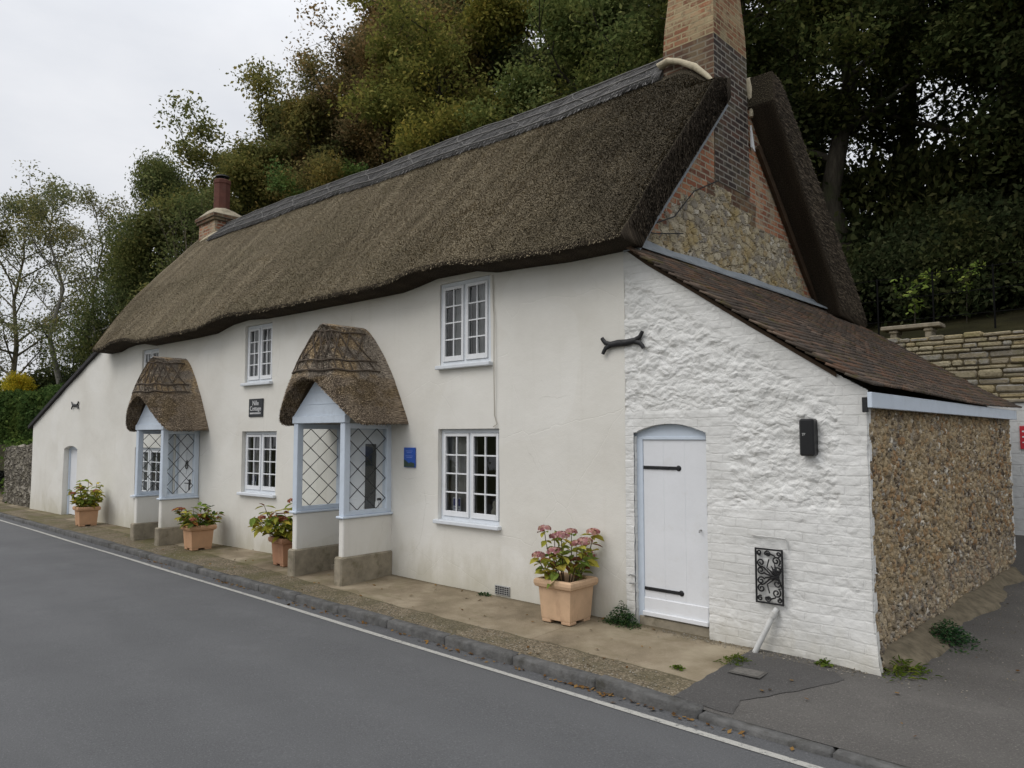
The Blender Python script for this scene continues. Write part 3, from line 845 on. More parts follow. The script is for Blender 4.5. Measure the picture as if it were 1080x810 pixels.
# fringe at the eave lip and verge
def fringe():
    P = []; D = []; Nn = []; 
    tab = RP[:, :NP]
    n = 3500
    a = rng.integers(3, tab.shape[0]-4, n); f = rng.random(n)[:, None]; i = rng.integers(0, 3, n); g = rng.random(n)[:, None]
    p = (tab[a, i]*(1-f) + tab[a+1, i]*f)*(1-g) + (tab[a, i+1]*(1-f) + tab[a+1, i+1]*f)*g
    D = np.tile([0, -.55, -.80], (n, 1)); N2 = np.tile([0, -.82, .57], (n, 1))
    V1, F1, U1 = straws(p, D, N2, rng.uniform(.008, .030, n), rng.uniform(.004, .008, n), rng.uniform(-.5, .3, n), p[:, [0, 2]])
    n2 = 900
    i = rng.integers(6, NP-6, n2); f = rng.random(n2)[:, None]
    p = tab[-3, i]*(1-f) + tab[-3, np.minimum(i+1, NP-1)]*f
    k = ~((p[:, 1] > 1.9) & (p[:, 1] < 3.0)); p = p[k]; n2 = len(p); i = i[k]
    sl = tab[-3, i] - tab[-3, i+1]; sl /= np.linalg.norm(sl, axis=1)[:, None]
    sl[p[:, 1] > 2.6] *= -1
    D = sl*.75 + np.array([.7, 0, 0]); D /= np.linalg.norm(D, axis=1)[:, None]
    N3 = np.cross(sl, [1., 0, 0]); N3 *= np.sign(N3[:, 2:3])
    V2, F2, U2 = straws(p, D, N3, rng.uniform(.01, .035, n2), rng.uniform(.004, .008, n2), rng.uniform(-.2, .3, n2), p[:, [0, 2]])
    # reed ends on the cut face of the verge
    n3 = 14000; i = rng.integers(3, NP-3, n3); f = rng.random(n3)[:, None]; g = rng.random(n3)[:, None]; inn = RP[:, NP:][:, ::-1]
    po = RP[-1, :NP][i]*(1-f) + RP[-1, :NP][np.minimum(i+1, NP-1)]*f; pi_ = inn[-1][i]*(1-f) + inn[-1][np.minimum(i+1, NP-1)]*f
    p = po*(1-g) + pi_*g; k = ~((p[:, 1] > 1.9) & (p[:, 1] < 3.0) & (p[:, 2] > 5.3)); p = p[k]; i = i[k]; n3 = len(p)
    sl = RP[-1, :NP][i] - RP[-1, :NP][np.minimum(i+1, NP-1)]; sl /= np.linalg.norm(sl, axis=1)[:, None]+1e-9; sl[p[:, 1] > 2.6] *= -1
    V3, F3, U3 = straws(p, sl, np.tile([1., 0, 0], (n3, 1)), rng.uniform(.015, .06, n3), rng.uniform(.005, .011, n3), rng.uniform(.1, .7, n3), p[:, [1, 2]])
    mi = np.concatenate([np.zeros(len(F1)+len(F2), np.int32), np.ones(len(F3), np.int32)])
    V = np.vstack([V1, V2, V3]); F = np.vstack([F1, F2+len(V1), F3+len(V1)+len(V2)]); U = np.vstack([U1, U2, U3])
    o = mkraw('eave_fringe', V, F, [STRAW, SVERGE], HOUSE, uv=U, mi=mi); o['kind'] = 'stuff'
fringe()

def ridge_cap():
    ii = [i for i in range(NP) if OUT[i, 1] > 6.50]
    xs = np.concatenate([np.linspace(-13.0, -.72, 180)])
    ring = len(ii)
    P = np.zeros((len(xs), 2*ring, 3)); U = np.zeros((len(xs), 2*ring, 2))
    for a, x in enumerate(xs):
        for k, i in enumerate(ii):
            p = np.array(roof_point(x, i)); sl = OUT[i+1]-OUT[i-1]; sl /= np.linalg.norm(sl)
            edge = min(k, ring-1-k)
            th = .055 + .02*nz(x, p[1], p[2], 1.4, 2)
            if edge == 0: th *= .75
            wav = (.05*nz(x, 0, 0, .9, 1)) * (1 if k < ring/2 else -1) * (1-edge/(ring/2))
            q = p + np.array([0, -sl[1], sl[0]])*th + np.array([0, sl[0], sl[1]])*wav
            P[a, k] = q; U[a, k] = (x, OS[i])
            P[a, 2*ring-1-k] = p + np.array([0, sl[1], -sl[0]])*.03 + np.array([0, sl[0], sl[1]])*wav; U[a, 2*ring-1-k] = (x, OS[i])
    V = P.reshape(-1, 3); I = np.arange(len(V)).reshape(len(xs), -1); J = np.concatenate([I, I[:, :1]], 1)
    F = np.stack([J[:-1, :-1], J[1:, :-1], J[1:, 1:], J[:-1, 1:]], -1).reshape(-1, 4)[:, ::-1].tolist()
    F.append(I[0].tolist()); F.append(I[-1][::-1].tolist())
    o = mkraw('ridge_cap', V, F, [TRIDGE], HOUSE, smooth=True, uv=U.reshape(-1, 2))
    # hazel rods pinned along the ridge, with a netting sheen
    mb = MB()
    half = [k for k in range(ring//2)]
    for frac in (.12, .42, .72):
        k = int(frac*ring/2)
        mb.tube([P[a, k] + np.array([0, -.006, .008]) for a in range(0, len(xs), 3)], .011, 5)
    a = 0; up = True
    while a < len(xs)-9:
        k0, k1 = int(.12*ring/2), int(.72*ring/2)
        pts = [P[a+int(9*t), int((k0 + (k1-k0)*(t if up else 1-t)))] + np.array([0, -.006, .008]) for t in np.linspace(0, 1, 6)]
        mb.tube(pts, .007, 4); a += 9; up = not up
    mk('ridge_rods', mb, simple('grey_hazel_rods', (.17, .165, .155), .9, .2, var=.3), o, auto=60)
    n = 9000
    a = rng.integers(0, len(xs)-1, n); k = rng.integers(0, ring//2+2, n); p = P[a, k] + np.array([1, 0, 0])*rng.random(n)[:, None]*.06
    D = P[a, np.maximum(k-1, 0)] - P[a, k+1]; D /= np.linalg.norm(D, axis=1)[:, None]
    Nn = np.cross(D, [1., 0, 0]); Nn *= np.sign(Nn[:, 2:3]+1e-9)
    V, F, UV = straws(p, D, Nn, rng.uniform(.04, .10, n), rng.uniform(.006, .012, n), rng.uniform(.02, .2, n), U[a, k])
    s = mkraw('sedge_strands', V, F, [SRIDGE], o, uv=UV); s['kind'] = 'stuff'
ridge_cap()

# ------------------------------------------------------------------ chimney on the right gable
def lump(o):
    for v in o.data.vertices: v.co += Vector((nz(*v.co, 9, 1), nz(*v.co, 9, 5), nz(*v.co, 9, 8)))*.035
def chimney_right():
    mb = MB()
    def ring(x0, x1, y0, y1, z): return [(x0, y0, z), (x1, y0, z), (x1, y1, z), (x0, y1, z)]
    def prism(sections, mats):
        for (a, b), m in zip(zip(sections[:-1], sections[1:]), mats):
            for k in range(4):
                k2 = (k+1) % 4; mb.quad(a[k], a[k2], b[k2], b[k], m[k] if hasattr(m, '__len__') else m)
    # faces in order: front (road), right (gable), back, left
    s0 = ring(-.72, .009, 1.99, 2.95, 5.02); s1 = ring(-.72, .009, 2.02, 2.93, 6.92)
    s2 = ring(-.705, .004, 2.03, 2.915, 7.2); s3 = ring(-.63, -.055, 2.13, 2.84, 8.1)
    prism([s0, s1], [(1, 0, 1, 1)]); prism([s1, s2], [2]); prism([s2, s3], [2]); mb.add(s0, [(3, 2, 1, 0)], 0)
    mb.add(s3, [(0, 1, 2, 3)], 2)
    ch = mk('gable_chimney', mb, [BRICKD, BRICKM, BRICKO], HOUSE)
    # widening brick shoulders below the stack, flush with the gable
    # lumpy mortar fillets where thatch meets brick
    mb = MB()
    pts = [(-.77, 2.25, 6.84), (-.75, 1.98, 6.72), (-.60, 1.955, 6.73), (-.42, 1.95, 6.66), (-.22, 1.95, 6.53), (-.04, 1.95, 6.34), (.03, 1.955, 6.24)]
    mb.tube([Vector(p) for p in pts], [.035, .045, .045, .04, .036, .034, .02], 10)
    o = mk('mortar_fillet', mb, CREAM, ch, auto=60); mb = MB(); lump(o)
    pts = [(.0, 2.97, 6.66), (.03, 3.0, 6.5), (.04, 3.0, 6.3), (.03, 2.99, 6.12)]
    mb.tube([Vector(p) for p in pts], [.05, .06, .045, .03], 10)
    o = mk('mortar_fillet', mb, CREAM, ch, auto=60); lump(o)
    return ch
CHR = chimney_right()

def chimney_left():
    mb = MB(); x0, x1, y0, y1 = -13.85, -13.0, 1.72, 2.42
    mb.box(x0, x1, y0, y1, 5.6, 7.08, 0, 0)
    mb.box(x0-.05, x1+.05, y0-.05, y1+.05, 7.08, 7.15, .006, 1); mb.box(x0-.08, x1+.08, y0-.08, y1+.08, 7.15, 7.24, .006, 1)
    ch = mk('left_chimney', mb, [BRICK, BRICKM], HOUSE); ch.name = 'end_chimney'
    mb = MB()
    prof = [(x0-.08, 7.24), (x0+.08, 7.40), ((x0+x1)/2-.22, 7.48), ((x0+x1)/2+.22, 7.48), (x1-.08, 7.40), (x1+.08, 7.24)]
    secs = []
    for y, f in ((y0-.08, 0), (y0+.1, .8), ((y0+y1)/2, 1), (y1-.1, .8), (y1+.08, 0)):
        secs.append([(x, y, 7.24 + (z-7.24)*f) for x, z in prof])
    mb.grid(np.array(secs)); mk('cement_cap', mb, simple('weathered_cement', (.30, .26, .19), .95, .2, var=.35, vs=10, bump=.8, dirt=((.13, .115, .07), .8)), ch, auto=50)
    mb = MB(); c = ((x0+x1)/2+.02, (y0+y1)/2, 7.4)
    mb.lathe([(.20, 0), (.20, .70), (.215, .72), (.215, .80), (.19, .82), (.14, .82), (.13, .5)], 8, c)
    mk('chimney_pot', mb, POTRED, ch, auto=25)
    mb = MB(); mb.lathe([(.06, .80), (.06, .90)], 10, c); mb.lathe([(.0, .94), (.16, .93), (.17, .90), (.06, .88)], 14, c)
    for k in range(3): mb.tube([(c[0]+.1*math.cos(k*2.1), c[1]+.1*math.sin(k*2.1), c[2]+.8), (c[0]+.12*math.cos(k*2.1), c[1]+.12*math.sin(k*2.1), c[2]+.92)], .012, 5)
    mk('cowl', mb, IRON, ch, auto=40)
    mb = MB(); mb.tube([Vector(p) for p in [(x0+.1, y0-.03, 6.62), (-13.4, y0-.03, 6.66), (x1+.03, y0-.02, 6.70), (x1+.03, y1-.2, 7.05)]], [.03, .045, .05, .05], 8)
    mk('mortar_fillet', mb, CREAM, ch, auto=60)
chimney_left()

# barge boards, lead corners and flashing on the right gable
mb = MB()
def strip(pts, w, t, mat=0):
    """board along pts (y,z) on the gable: width w along the slope normal, thickness t in x"""
    A = []
    for k, (y, z) in enumerate(pts):
        p = np.array(pts[min(k+1, len(pts)-1)]) - np.array(pts[max(k-1, 0)]); p = p/np.linalg.norm(p); n = np.array([p[1], -p[0]])
        A.append([(.012, y, z), (t, y, z), (t, y+n[0]*w, z+n[1]*w), (.012, y+n[0]*w, z+n[1]*w)])
    mb.grid(np.array(A), mat); 
    mb.add(A[0], [(3, 2, 1, 0)], mat); mb.add(A[-1], [(0, 1, 2, 3)], mat)
    for a, b in zip(A[:-1], A[1:]): mb.quad(a[3], b[3], b[0], a[0], mat)
strip([(-.04, 3.76), (.25, 4.09), (.9, 4.79), (1.5, 5.44), (1.95, 5.93)], .05, .205)
bb = mk('barge_board', mb, LEAD, HOUSE)
mb = MB()
mb.add([(.03, 1.98, 5.70), (.03, 1.86, 5.72), (.03, 1.98, 5.98), (.05, 1.98, 5.70), (.05, 1.86, 5.72), (.05, 1.98, 5.98)], [(0, 1, 2), (5, 4, 3), (0, 3, 4, 1), (1, 4, 5, 2), (2, 5, 3, 0)])
mk('gable_flashing', mb, WHITE, HOUSE); mb = MB()
mb.add([(.03, 2.955, 5.70), (.03, 3.05, 5.66), (.03, 2.955, 6.0), (.05, 2.955, 5.70), (.05, 3.05, 5.66), (.05, 2.955, 6.0)], [(2, 1, 0), (3, 4, 5), (1, 4, 3, 0), (2, 5, 4, 1), (0, 3, 5, 2)])
mk('gable_flashing', mb, WHITE, HOUSE)
mb = MB()
strip([(5.30, 3.78), (4.6, 4.42), (3.9, 5.12), (3.2, 5.80)], -.10, .06)
mk('barge_board', mb, TIMBER, HOUSE)
# lead flashing at the top of the tiles
mb = MB(); yy = np.linspace(-.12, 5.35, 60)
A = [[(.018, y, 3.935+.012*math.sin(y*5)), (.03, y, 3.925+.012*math.sin(y*5)), (.06, y, 3.875), (.18, y, 3.795+.008*math.sin(y*9)), (.18, y, 3.775)] for y in yy]
mb.grid(np.array(A)); mk('lead_flashing', mb, LEAD, HOUSE, auto=40)
# thin cables on the gable
mb = MB()
mb.tube([(.06, .2, 4.02), (.07, .9, 4.30), (.07, 1.35, 4.70), (.05, 2.0, 5.0)], .008, 5)
mb.tube([(.05, .0, 4.0), (.06, .5, 4.03), (.06, 1.1, 4.15)], .007, 5)
mk('cable', mb, IRON, HOUSE)

# ------------------------------------------------------------------ tiled lean-to roof
def tiles():
    V = []; F = []
    path = np.array([(-.02, 3.845), (.3, 3.60), (.7, 3.335), (1.33, 2.90), (2.1, 2.385), (2.40, 2.21)])
    d = np.concatenate([[0], np.cumsum(np.linalg.norm(np.diff(path, axis=0), axis=1))]); Lt = d[-1]
    at = lambda s: np.array([np.interp(s, d, path[:, 0]), np.interp(s, d, path[:, 1])])
    ex = .098; nrow = int(Lt/ex)
    w = .165
    for r in range(nrow, -1, -1):
        s1 = min(Lt, (r+1)*ex); s0 = max(0, s1-.24)
        a, b = at(s0), at(s1); t = (b-a)/max(1e-6, np.linalg.norm(b-a)); n = np.array([-t[1], t[0]])
        if n[1] < 0: n = -n
        y = -.10 - (w/2 if r % 2 else 0) + .02*rng.random()
        sag = .018*math.sin(r*1.7)
        while y < 6.15:
            y0, y1 = y+.002, y+w-.003
            y += w
            y0 = max(y0, -.11 + .012*rng.random())
            if y1-y0 < .03: continue
            j = rng.normal(0, .0018, 4); ds = rng.normal(0, .002); sg = .02*math.sin(.9*y0+r*.05)
            th = .022
            pa = a - n*.006; pb = b + t*ds + n*(.024)
            vs = []
            for (p, yy, jj) in ((pa, y0, 0), (pa, y1, 0), (pb, y1, j[0]), (pb, y0, j[1])):
                vs.append((p[0]+n[0]*(jj+th), yy, p[1]+n[1]*(jj+th)+sg))
            for (p, yy, jj) in ((pa, y0, 0), (pa, y1, 0), (pb, y1, j[0]), (pb, y0, j[1])):
                vs.append((p[0]+n[0]*jj, yy, p[1]+n[1]*jj+sg))
            k = len(V); V += vs
            F += [(k, k+1, k+2, k+3), (k+3, k+2, k+6, k+7), (k, k+3, k+7, k+4), (k+1, k+5, k+6, k+2), (k+7, k+6, k+5, k+4)]
    F = np.array(F)[:, ::-1]
    o = mkraw('lean_to_roof', V, F, [TILES], HOUSE)
    mb = MB()   # boarding below the tiles, closing the roof
    A = [[(p[0], -.02, p[1]-.012), (p[0], 6.05, p[1]-.012)] for p in path[:-1]]; B = [[(p[0], -.02, p[1]-.05), (p[0], 6.05, p[1]-.05)] for p in path[:-1]]
    mb.grid(np.array(A)); mb.grid(np.array(B), flip=True)
    for k in range(len(A)-1): mb.quad(A[k][0], B[k][0], B[k+1][0], A[k+1][0]); mb.quad(A[k][1], A[k+1][1], B[k+1][1], B[k][1])
    mk('roof_boarding', mb, TIMBER, o)
tiles()
mb = MB(); mb.box(2.352, 2.388, -.075, 6.02, 2.075, 2.200, .004); mk('fascia_board', mb, BLUE, HOUSE)
mb = MB(); mb.box(2.31, 2.352, -.075, -.045, 2.04, 2.16, .004); mk('bracket', mb, IRON, HOUSE)

# left lean-to roof: only its dark slated edge shows
mb = MB()
pa = np.array([(-13.9, 3.86), (-16.2, 3.06), (-18.72, 2.13)])
A = [[(x, bend(x)-.07, z), (x, 4.3, z)] for x, z in pa]; B = [[(x, bend(x)-.07, z-.085), (x, 4.3, z-.085)] for x, z in pa]
mb.grid(np.array(A), flip=True); mb.grid(np.array(B))
for k in range(2): mb.quad(A[k][0], A[k+1][0], B[k+1][0], B[k][0])
mb.quad(A[2][0], A[2][1], B[2][1], B[2][0])
mk('slate_roof', mb, SLATE, HOUSE)
# ------------------------------------------------------------------ windows
HL = np.array(HOUSE.location)
def place(o, x, y, z, rz=0):
    o.location = (x-HL[0], y-HL[1], z-HL[2]); o.rotation_euler = (0, 0, rz)
def slope(x): return math.atan((float(bend(x+.3))-float(bend(x-.3)))/.6)
def curtain_mesh(x0, x1, z0, z1, y, amp=.02, per=.07, seed=0):
    mb = MB(); xs = np.linspace(x0, x1, 40); zs = np.linspace(z0, z1, 6)
    P = np.array([[(x + .01*math.sin(z*6+seed)*k/6, y + amp*math.sin(x/per*6.28*.5+seed+math.sin(x*17+seed)) * (.6+.4*k/6), z) for k, z in enumerate(zs)] for x in xs])
    mb.grid(P); return mb
def window(key, sash_h=4, curt='both', sill_out=.06, tint=PALE):
    x0, x1, z0, z1, _ = OPEN[key]; D = DEPTH[key]; w = x1-x0; h = z1-z0; xm = (x0+x1)/2
    fw = .05; a, b = -w/2+.002, w/2-.002
    mb = MB(); y0, y1 = D-.055, D+.03
    mb.box(a, a+fw, y0, y1, .002, h-.002); mb.box(b-fw, b, y0, y1, .002, h-.002)
    mb.box(a+fw, b-fw, y0, y1, h-fw-.002, h-.002); mb.box(a+fw, b-fw, y0, y1, .002, fw); mb.box(-.02, .02, y0, y1, fw, h-fw-.002)
    o = mk('window', mb, tint, HOUSE, world=False); place(o, xm, float(bend(xm)), z0, slope(xm))
    for s in (-1, 1):
        xa, xb = (a+fw+.003, -.023) if s < 0 else (.023, b-fw-.003)
        za, zb = fw+.003, h-fw-.006; st = .038; ya, yb = D-.07, D-.03
        mb = MB()
        mb.box(xa, xa+st, ya, yb, za, zb, .003); mb.box(xb-st, xb, ya, yb, za, zb, .003)
        mb.box(xa+st, xb-st, ya, yb, zb-st, zb, .003); mb.box(xa+st, xb-st, ya, yb, za, za+.065, .003)
        zi, zj = za+.065, zb-st
        mb.box((xa+xb)/2-.009, (xa+xb)/2+.009, ya+.008, yb, zi, zj, .002)
        for k in range(1, sash_h):
            zz = zi + (zj-zi)*k/sash_h
            for (p, q) in ((xa+st, (xa+xb)/2-.009), ((xa+xb)/2+.009, xb-st)): mb.box(p, q, ya+.008, yb, zz-.009, zz+.009, .002)
        c = mk('casement', mb, WHITE, o, world=False)
        g = MB(); yg = ya+.026; nc = 2
        xs = [xa+st-.005, (xa+xb)/2, xb-st+.005]
        for ci in range(2):
            for ri in range(sash_h):
                zq0 = zi + (zj-zi)*ri/sash_h; zq1 = zi + (zj-zi)*(ri+1)/sash_h
                tx, tz = rng.normal(0, .004, 2)
                g.quad((xs[ci], yg-tx, zq0), (xs[ci+1], yg+tx, zq0), (xs[ci+1], yg+tx+tz, zq1), (xs[ci], yg-tx+tz, zq1))
        mk('pane', g, GLASS, o, world=False)
        if curt == 'both' or (curt == 'left' and s < 0):
            mk('curtain', curtain_mesh(xa, xb, za, zb+.05, D+.07, .022, .06, s+xm), CURT if curt == 'both' else CURTD, o, world=False, smooth=True)
        elif curt == 'left':
            mk('curtain', curtain_mesh(xb-.10, xb+.05, za, zb+.05, D+.12, .02, .05, 2), CURTD, o, world=False, smooth=True)
    mb = MB(); mb.box(-w/2-.035, w/2+.03, -sill_out, D-.02, -.045, .004, .008); mk('sill', mb, PALE, o, world=False)
    return o
window('UL'); window('LL', curt='left'); window('UR'); window('LR', curt='left'); window('UL2'); window('LL2', curt='left')
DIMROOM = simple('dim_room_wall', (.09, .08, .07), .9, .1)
# inner linings: dark rooms behind the panes
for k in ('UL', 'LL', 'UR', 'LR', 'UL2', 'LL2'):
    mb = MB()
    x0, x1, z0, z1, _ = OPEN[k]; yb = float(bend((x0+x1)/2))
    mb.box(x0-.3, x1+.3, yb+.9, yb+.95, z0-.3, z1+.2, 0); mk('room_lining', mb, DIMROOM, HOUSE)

# ------------------------------------------------------------------ doors
def plank_door(w, h, mat, nb=3, ledge=True):
    mb = MB()
    for k in range(nb):
        a = -w/2 + w*k/nb; mb.box(a, a+w/nb, -.018, .018, 0, h, .0022)
    if ledge:
        mb.box(-w/2, w/2, -.034, -.0185, .0, .16, .006); mb.box(-w/2-.005, w/2+.005, -.06, -.0345, -.015, .03, .006)
    return mb
def strap(zc, w, L):
    mb = MB(); mb.box(-w/2+.004, -w/2+L-.03, -.030, -.0195, zc-.017, zc+.017, .003)
    mb.lathe([(0, -.006), (.027, -.006), (.030, 0), (.022, .012), (0, .014)], 14, (0, 0, 0))
    return mb
# right side door
mb = plank_door(.70, 1.71, DOORW, 3); d = mk('side_door', mb, DOORW, HOUSE, world=False, label='white plank door with two black strap hinges'); place(d, .52, .075, .11)
for zc, L in ((1.43, .40), (.245, .41)):
    mb = MB(); mb.box(-.346, -.35+L-.02, -.031, -.0195, zc-.016, zc+.016, .004)
    hh = MB(); hh.lathe([(0, .012), (.018, .011), (.027, .004), (.028, 0)], 14)
    mb.add([(-.35+L+q[0], -.0195-q[2], zc+q[1]) for q in hh.v], [f[::-1] for f in hh.f])
    for xx in (-.30, -.18, -.06): mb.box(xx-.008, xx+.008, -.036, -.031, zc-.008, zc+.008, .003)
    mk('strap_hinge', mb, IRON, d, world=False)
mb = MB(); mb.tube([(.28, -.018, .86), (.28, -.05, .86), (.28, -.055, .84)], .008, 6); mk('door_knob', mb, GREYM, d, world=False)
mb = MB()
x0, x1 = LD[0]-.045, LD[1]+.045
mb.box(x0, x0+.115, .045, .13, -.02, 1.84, .004); mb.box(x1-.075, x1, .045, .13, -.02, 1.84, .004)
xs = np.linspace(x0, x1, 20); arch = [2.01 - .09*((x-.5)/.4)**2 for x in xs]
P = np.array([[(x, .05, 1.825), (x, .05, max(1.83, z)), (x, .10, max(1.83, z))] for x, z in zip(xs, arch)]); mb.grid(P)
mb.box(x0+.115, x1-.075, .040, .13, 1.815, 1.845, .004)
mk('door_frame', mb, BLUE, HOUSE)
mb = MB(); mb.box(.11, .89, .035, .3, -.1, .085, .01); mk('door_step', mb, STONEB, HOUSE)
mb = MB(); mb.quad((.0, .3, -.2), (1., .3, -.2), (1., .3, 2), (.0, .3, 2)); mk('door_lining', mb, BLACK, HOUSE)
mb = MB(); mb.tube([(.05, -.05, .47), (.06, -.03, .48), (.12, -.03, .475)], .008, 6); mk('hook', mb, GREYM, HOUSE); mb = MB(); mb.tube([(.06, -.05, .40), (.12, -.03, .40)], .010, 6); mk('latch', mb, GREYM, HOUSE)

# left lean-to door
a, b, z0, z1, r = OPEN['DL']; xm = (a+b)/2
mb = plank_door(b-a-.10, 1.62, DOORW, 4, False); d = mk('end_door', mb, DOORW, HOUSE, world=False, label='white plank door in the far end wall'); place(d, xm, float(bend(xm))+.16, -.03, slope(xm))
mb = MB(); w = b-a
mb.box(-w/2+.003, -w/2+.05, -.05, .04, -.05, 1.64, .004); mb.box(w/2-.05, w/2-.003, -.05, .04, -.05, 1.64, .004); mb.box(-w/2+.05, w/2-.05, -.05, .04, 1.56, 1.64, .004)
mk('frame', mb, BLUE, d, world=False)
mb = MB(); mb.box(.28, .32, -.03, -.018, .85, .95, .003); mk('handle', mb, IRON, d, world=False)
mb = MB(); mb.box(a+.01, b+.25, float(bend(xm))-.22, float(bend(xm))+.1, -.25, -.05, .015); mk('door_step', mb, STONEB, HOUSE)

# front doors inside the porches
def front_door(key, label, glazed):
    a, b, z0, z1, r = OPEN[key]; xm = (a+b)/2; w = b-a
    mb = MB(); mb.box(-w/2+.05, w/2-.05, -.02, .02, .12, z1-.06, .004)
    for (p, q, u, v) in ((-.27, -.04, 1.15, 1.7), (.04, .27, 1.15, 1.7), (-.27, -.04, .3, .95), (.04, .27, .3, .95)):
        if glazed and u > 1: continue
        mb.box(p, q, -.030, -.0205, u, v, .008)
    d = mk('front_door', mb, DOORW, HOUSE, world=False, label=label); place(d, xm, float(bend(xm))+.07, 0, slope(xm))
    mb = MB(); mb.box(-w/2+.002, -w/2+.05, -.06, .03, .05, z1-.003, .004); mb.box(w/2-.05, w/2-.002, -.06, .03, .05, z1-.003, .004); mb.box(-w/2+.05, w/2-.05, -.06, .03, z1-.06, z1-.003, .004)
    mk('frame', mb, BLUE, d, world=False)
    if glazed:
        mb = MB(); mb.box(-.03, .20, -.034, -.0205, .80, 1.74, .006); mk('dark_panel', mb, DARKGL, d, world=False)
    mb = MB()
    ring = [(.0+.045*math.sin(t), -.045, 1.30+.055*math.cos(t)) for t in np.linspace(0, 6.283, 17)]
    if not glazed:
        mb.tube(ring, .010, 6); mb.box(-.03, .03, -.05, -.03, 1.33, 1.40, .008); mk('knocker', mb, IRON, d, world=False)
        mb = MB(); mb.box(.08, .13, -.04, -.02, .85, 1.05, .004); mb.tube([(.105, -.04, .98), (.105, -.08, .98), (.03, -.085, .98)], .01, 6); mk('handle', mb, IRON, d, world=False)
    else:
        mb.tube([(.30, -.02, .98), (.30, -.07, .98)], .018, 8); mk('handle', mb, IRON, d, world=False)
    mb = MB(); mb.box(a-.02, b+.02, float(bend(xm))-.26, float(bend(xm))+.14, -.15, .05, .01); mk('door_step', mb, STONEB, HOUSE)
front_door('PR', 'white front door with a tall dark glazed panel', True); front_door('PL', 'white panelled front door with black knocker', False)

# ------------------------------------------------------------------ thatched porches
def lattice(mb, y0, y1, z0, z1, x, ny, nz_, mat):
    """diamond leading on the plane x, clipped to the pane"""
    dy = (y1-y0)/ny; dz = (z1-z0)/nz_
    for sgn in (1, -1):
        for k in range(-nz_*2, nz_*2+ny*2+1):
            # line z = z0 + sgn*dz/dy*(y-y0) + k*dz
            pts = []
            f = lambda y: z0 + sgn*dz/dy*(y-y0) + k*dz + (dz*.5)
            ya, yb = y0, y1
            za, zb = f(ya), f(yb)
            if max(za, zb) <= z0 or min(za, zb) >= z1: continue
            sl = sgn*dz/dy
            if za < z0: ya = y0+(z0-f(y0))/sl; za = z0
            if za > z1: ya = y0+(z1-f(y0))/sl; za = z1
            if zb < z0: yb = y0+(z0-f(y0))/sl; zb = z0
            if zb > z1: yb = y0+(z1-f(y0))/sl; zb = z1
            if yb-ya < .01: continue
            mb.tube([(x, ya, za), (x, yb, zb)], .0058, 4, mat)
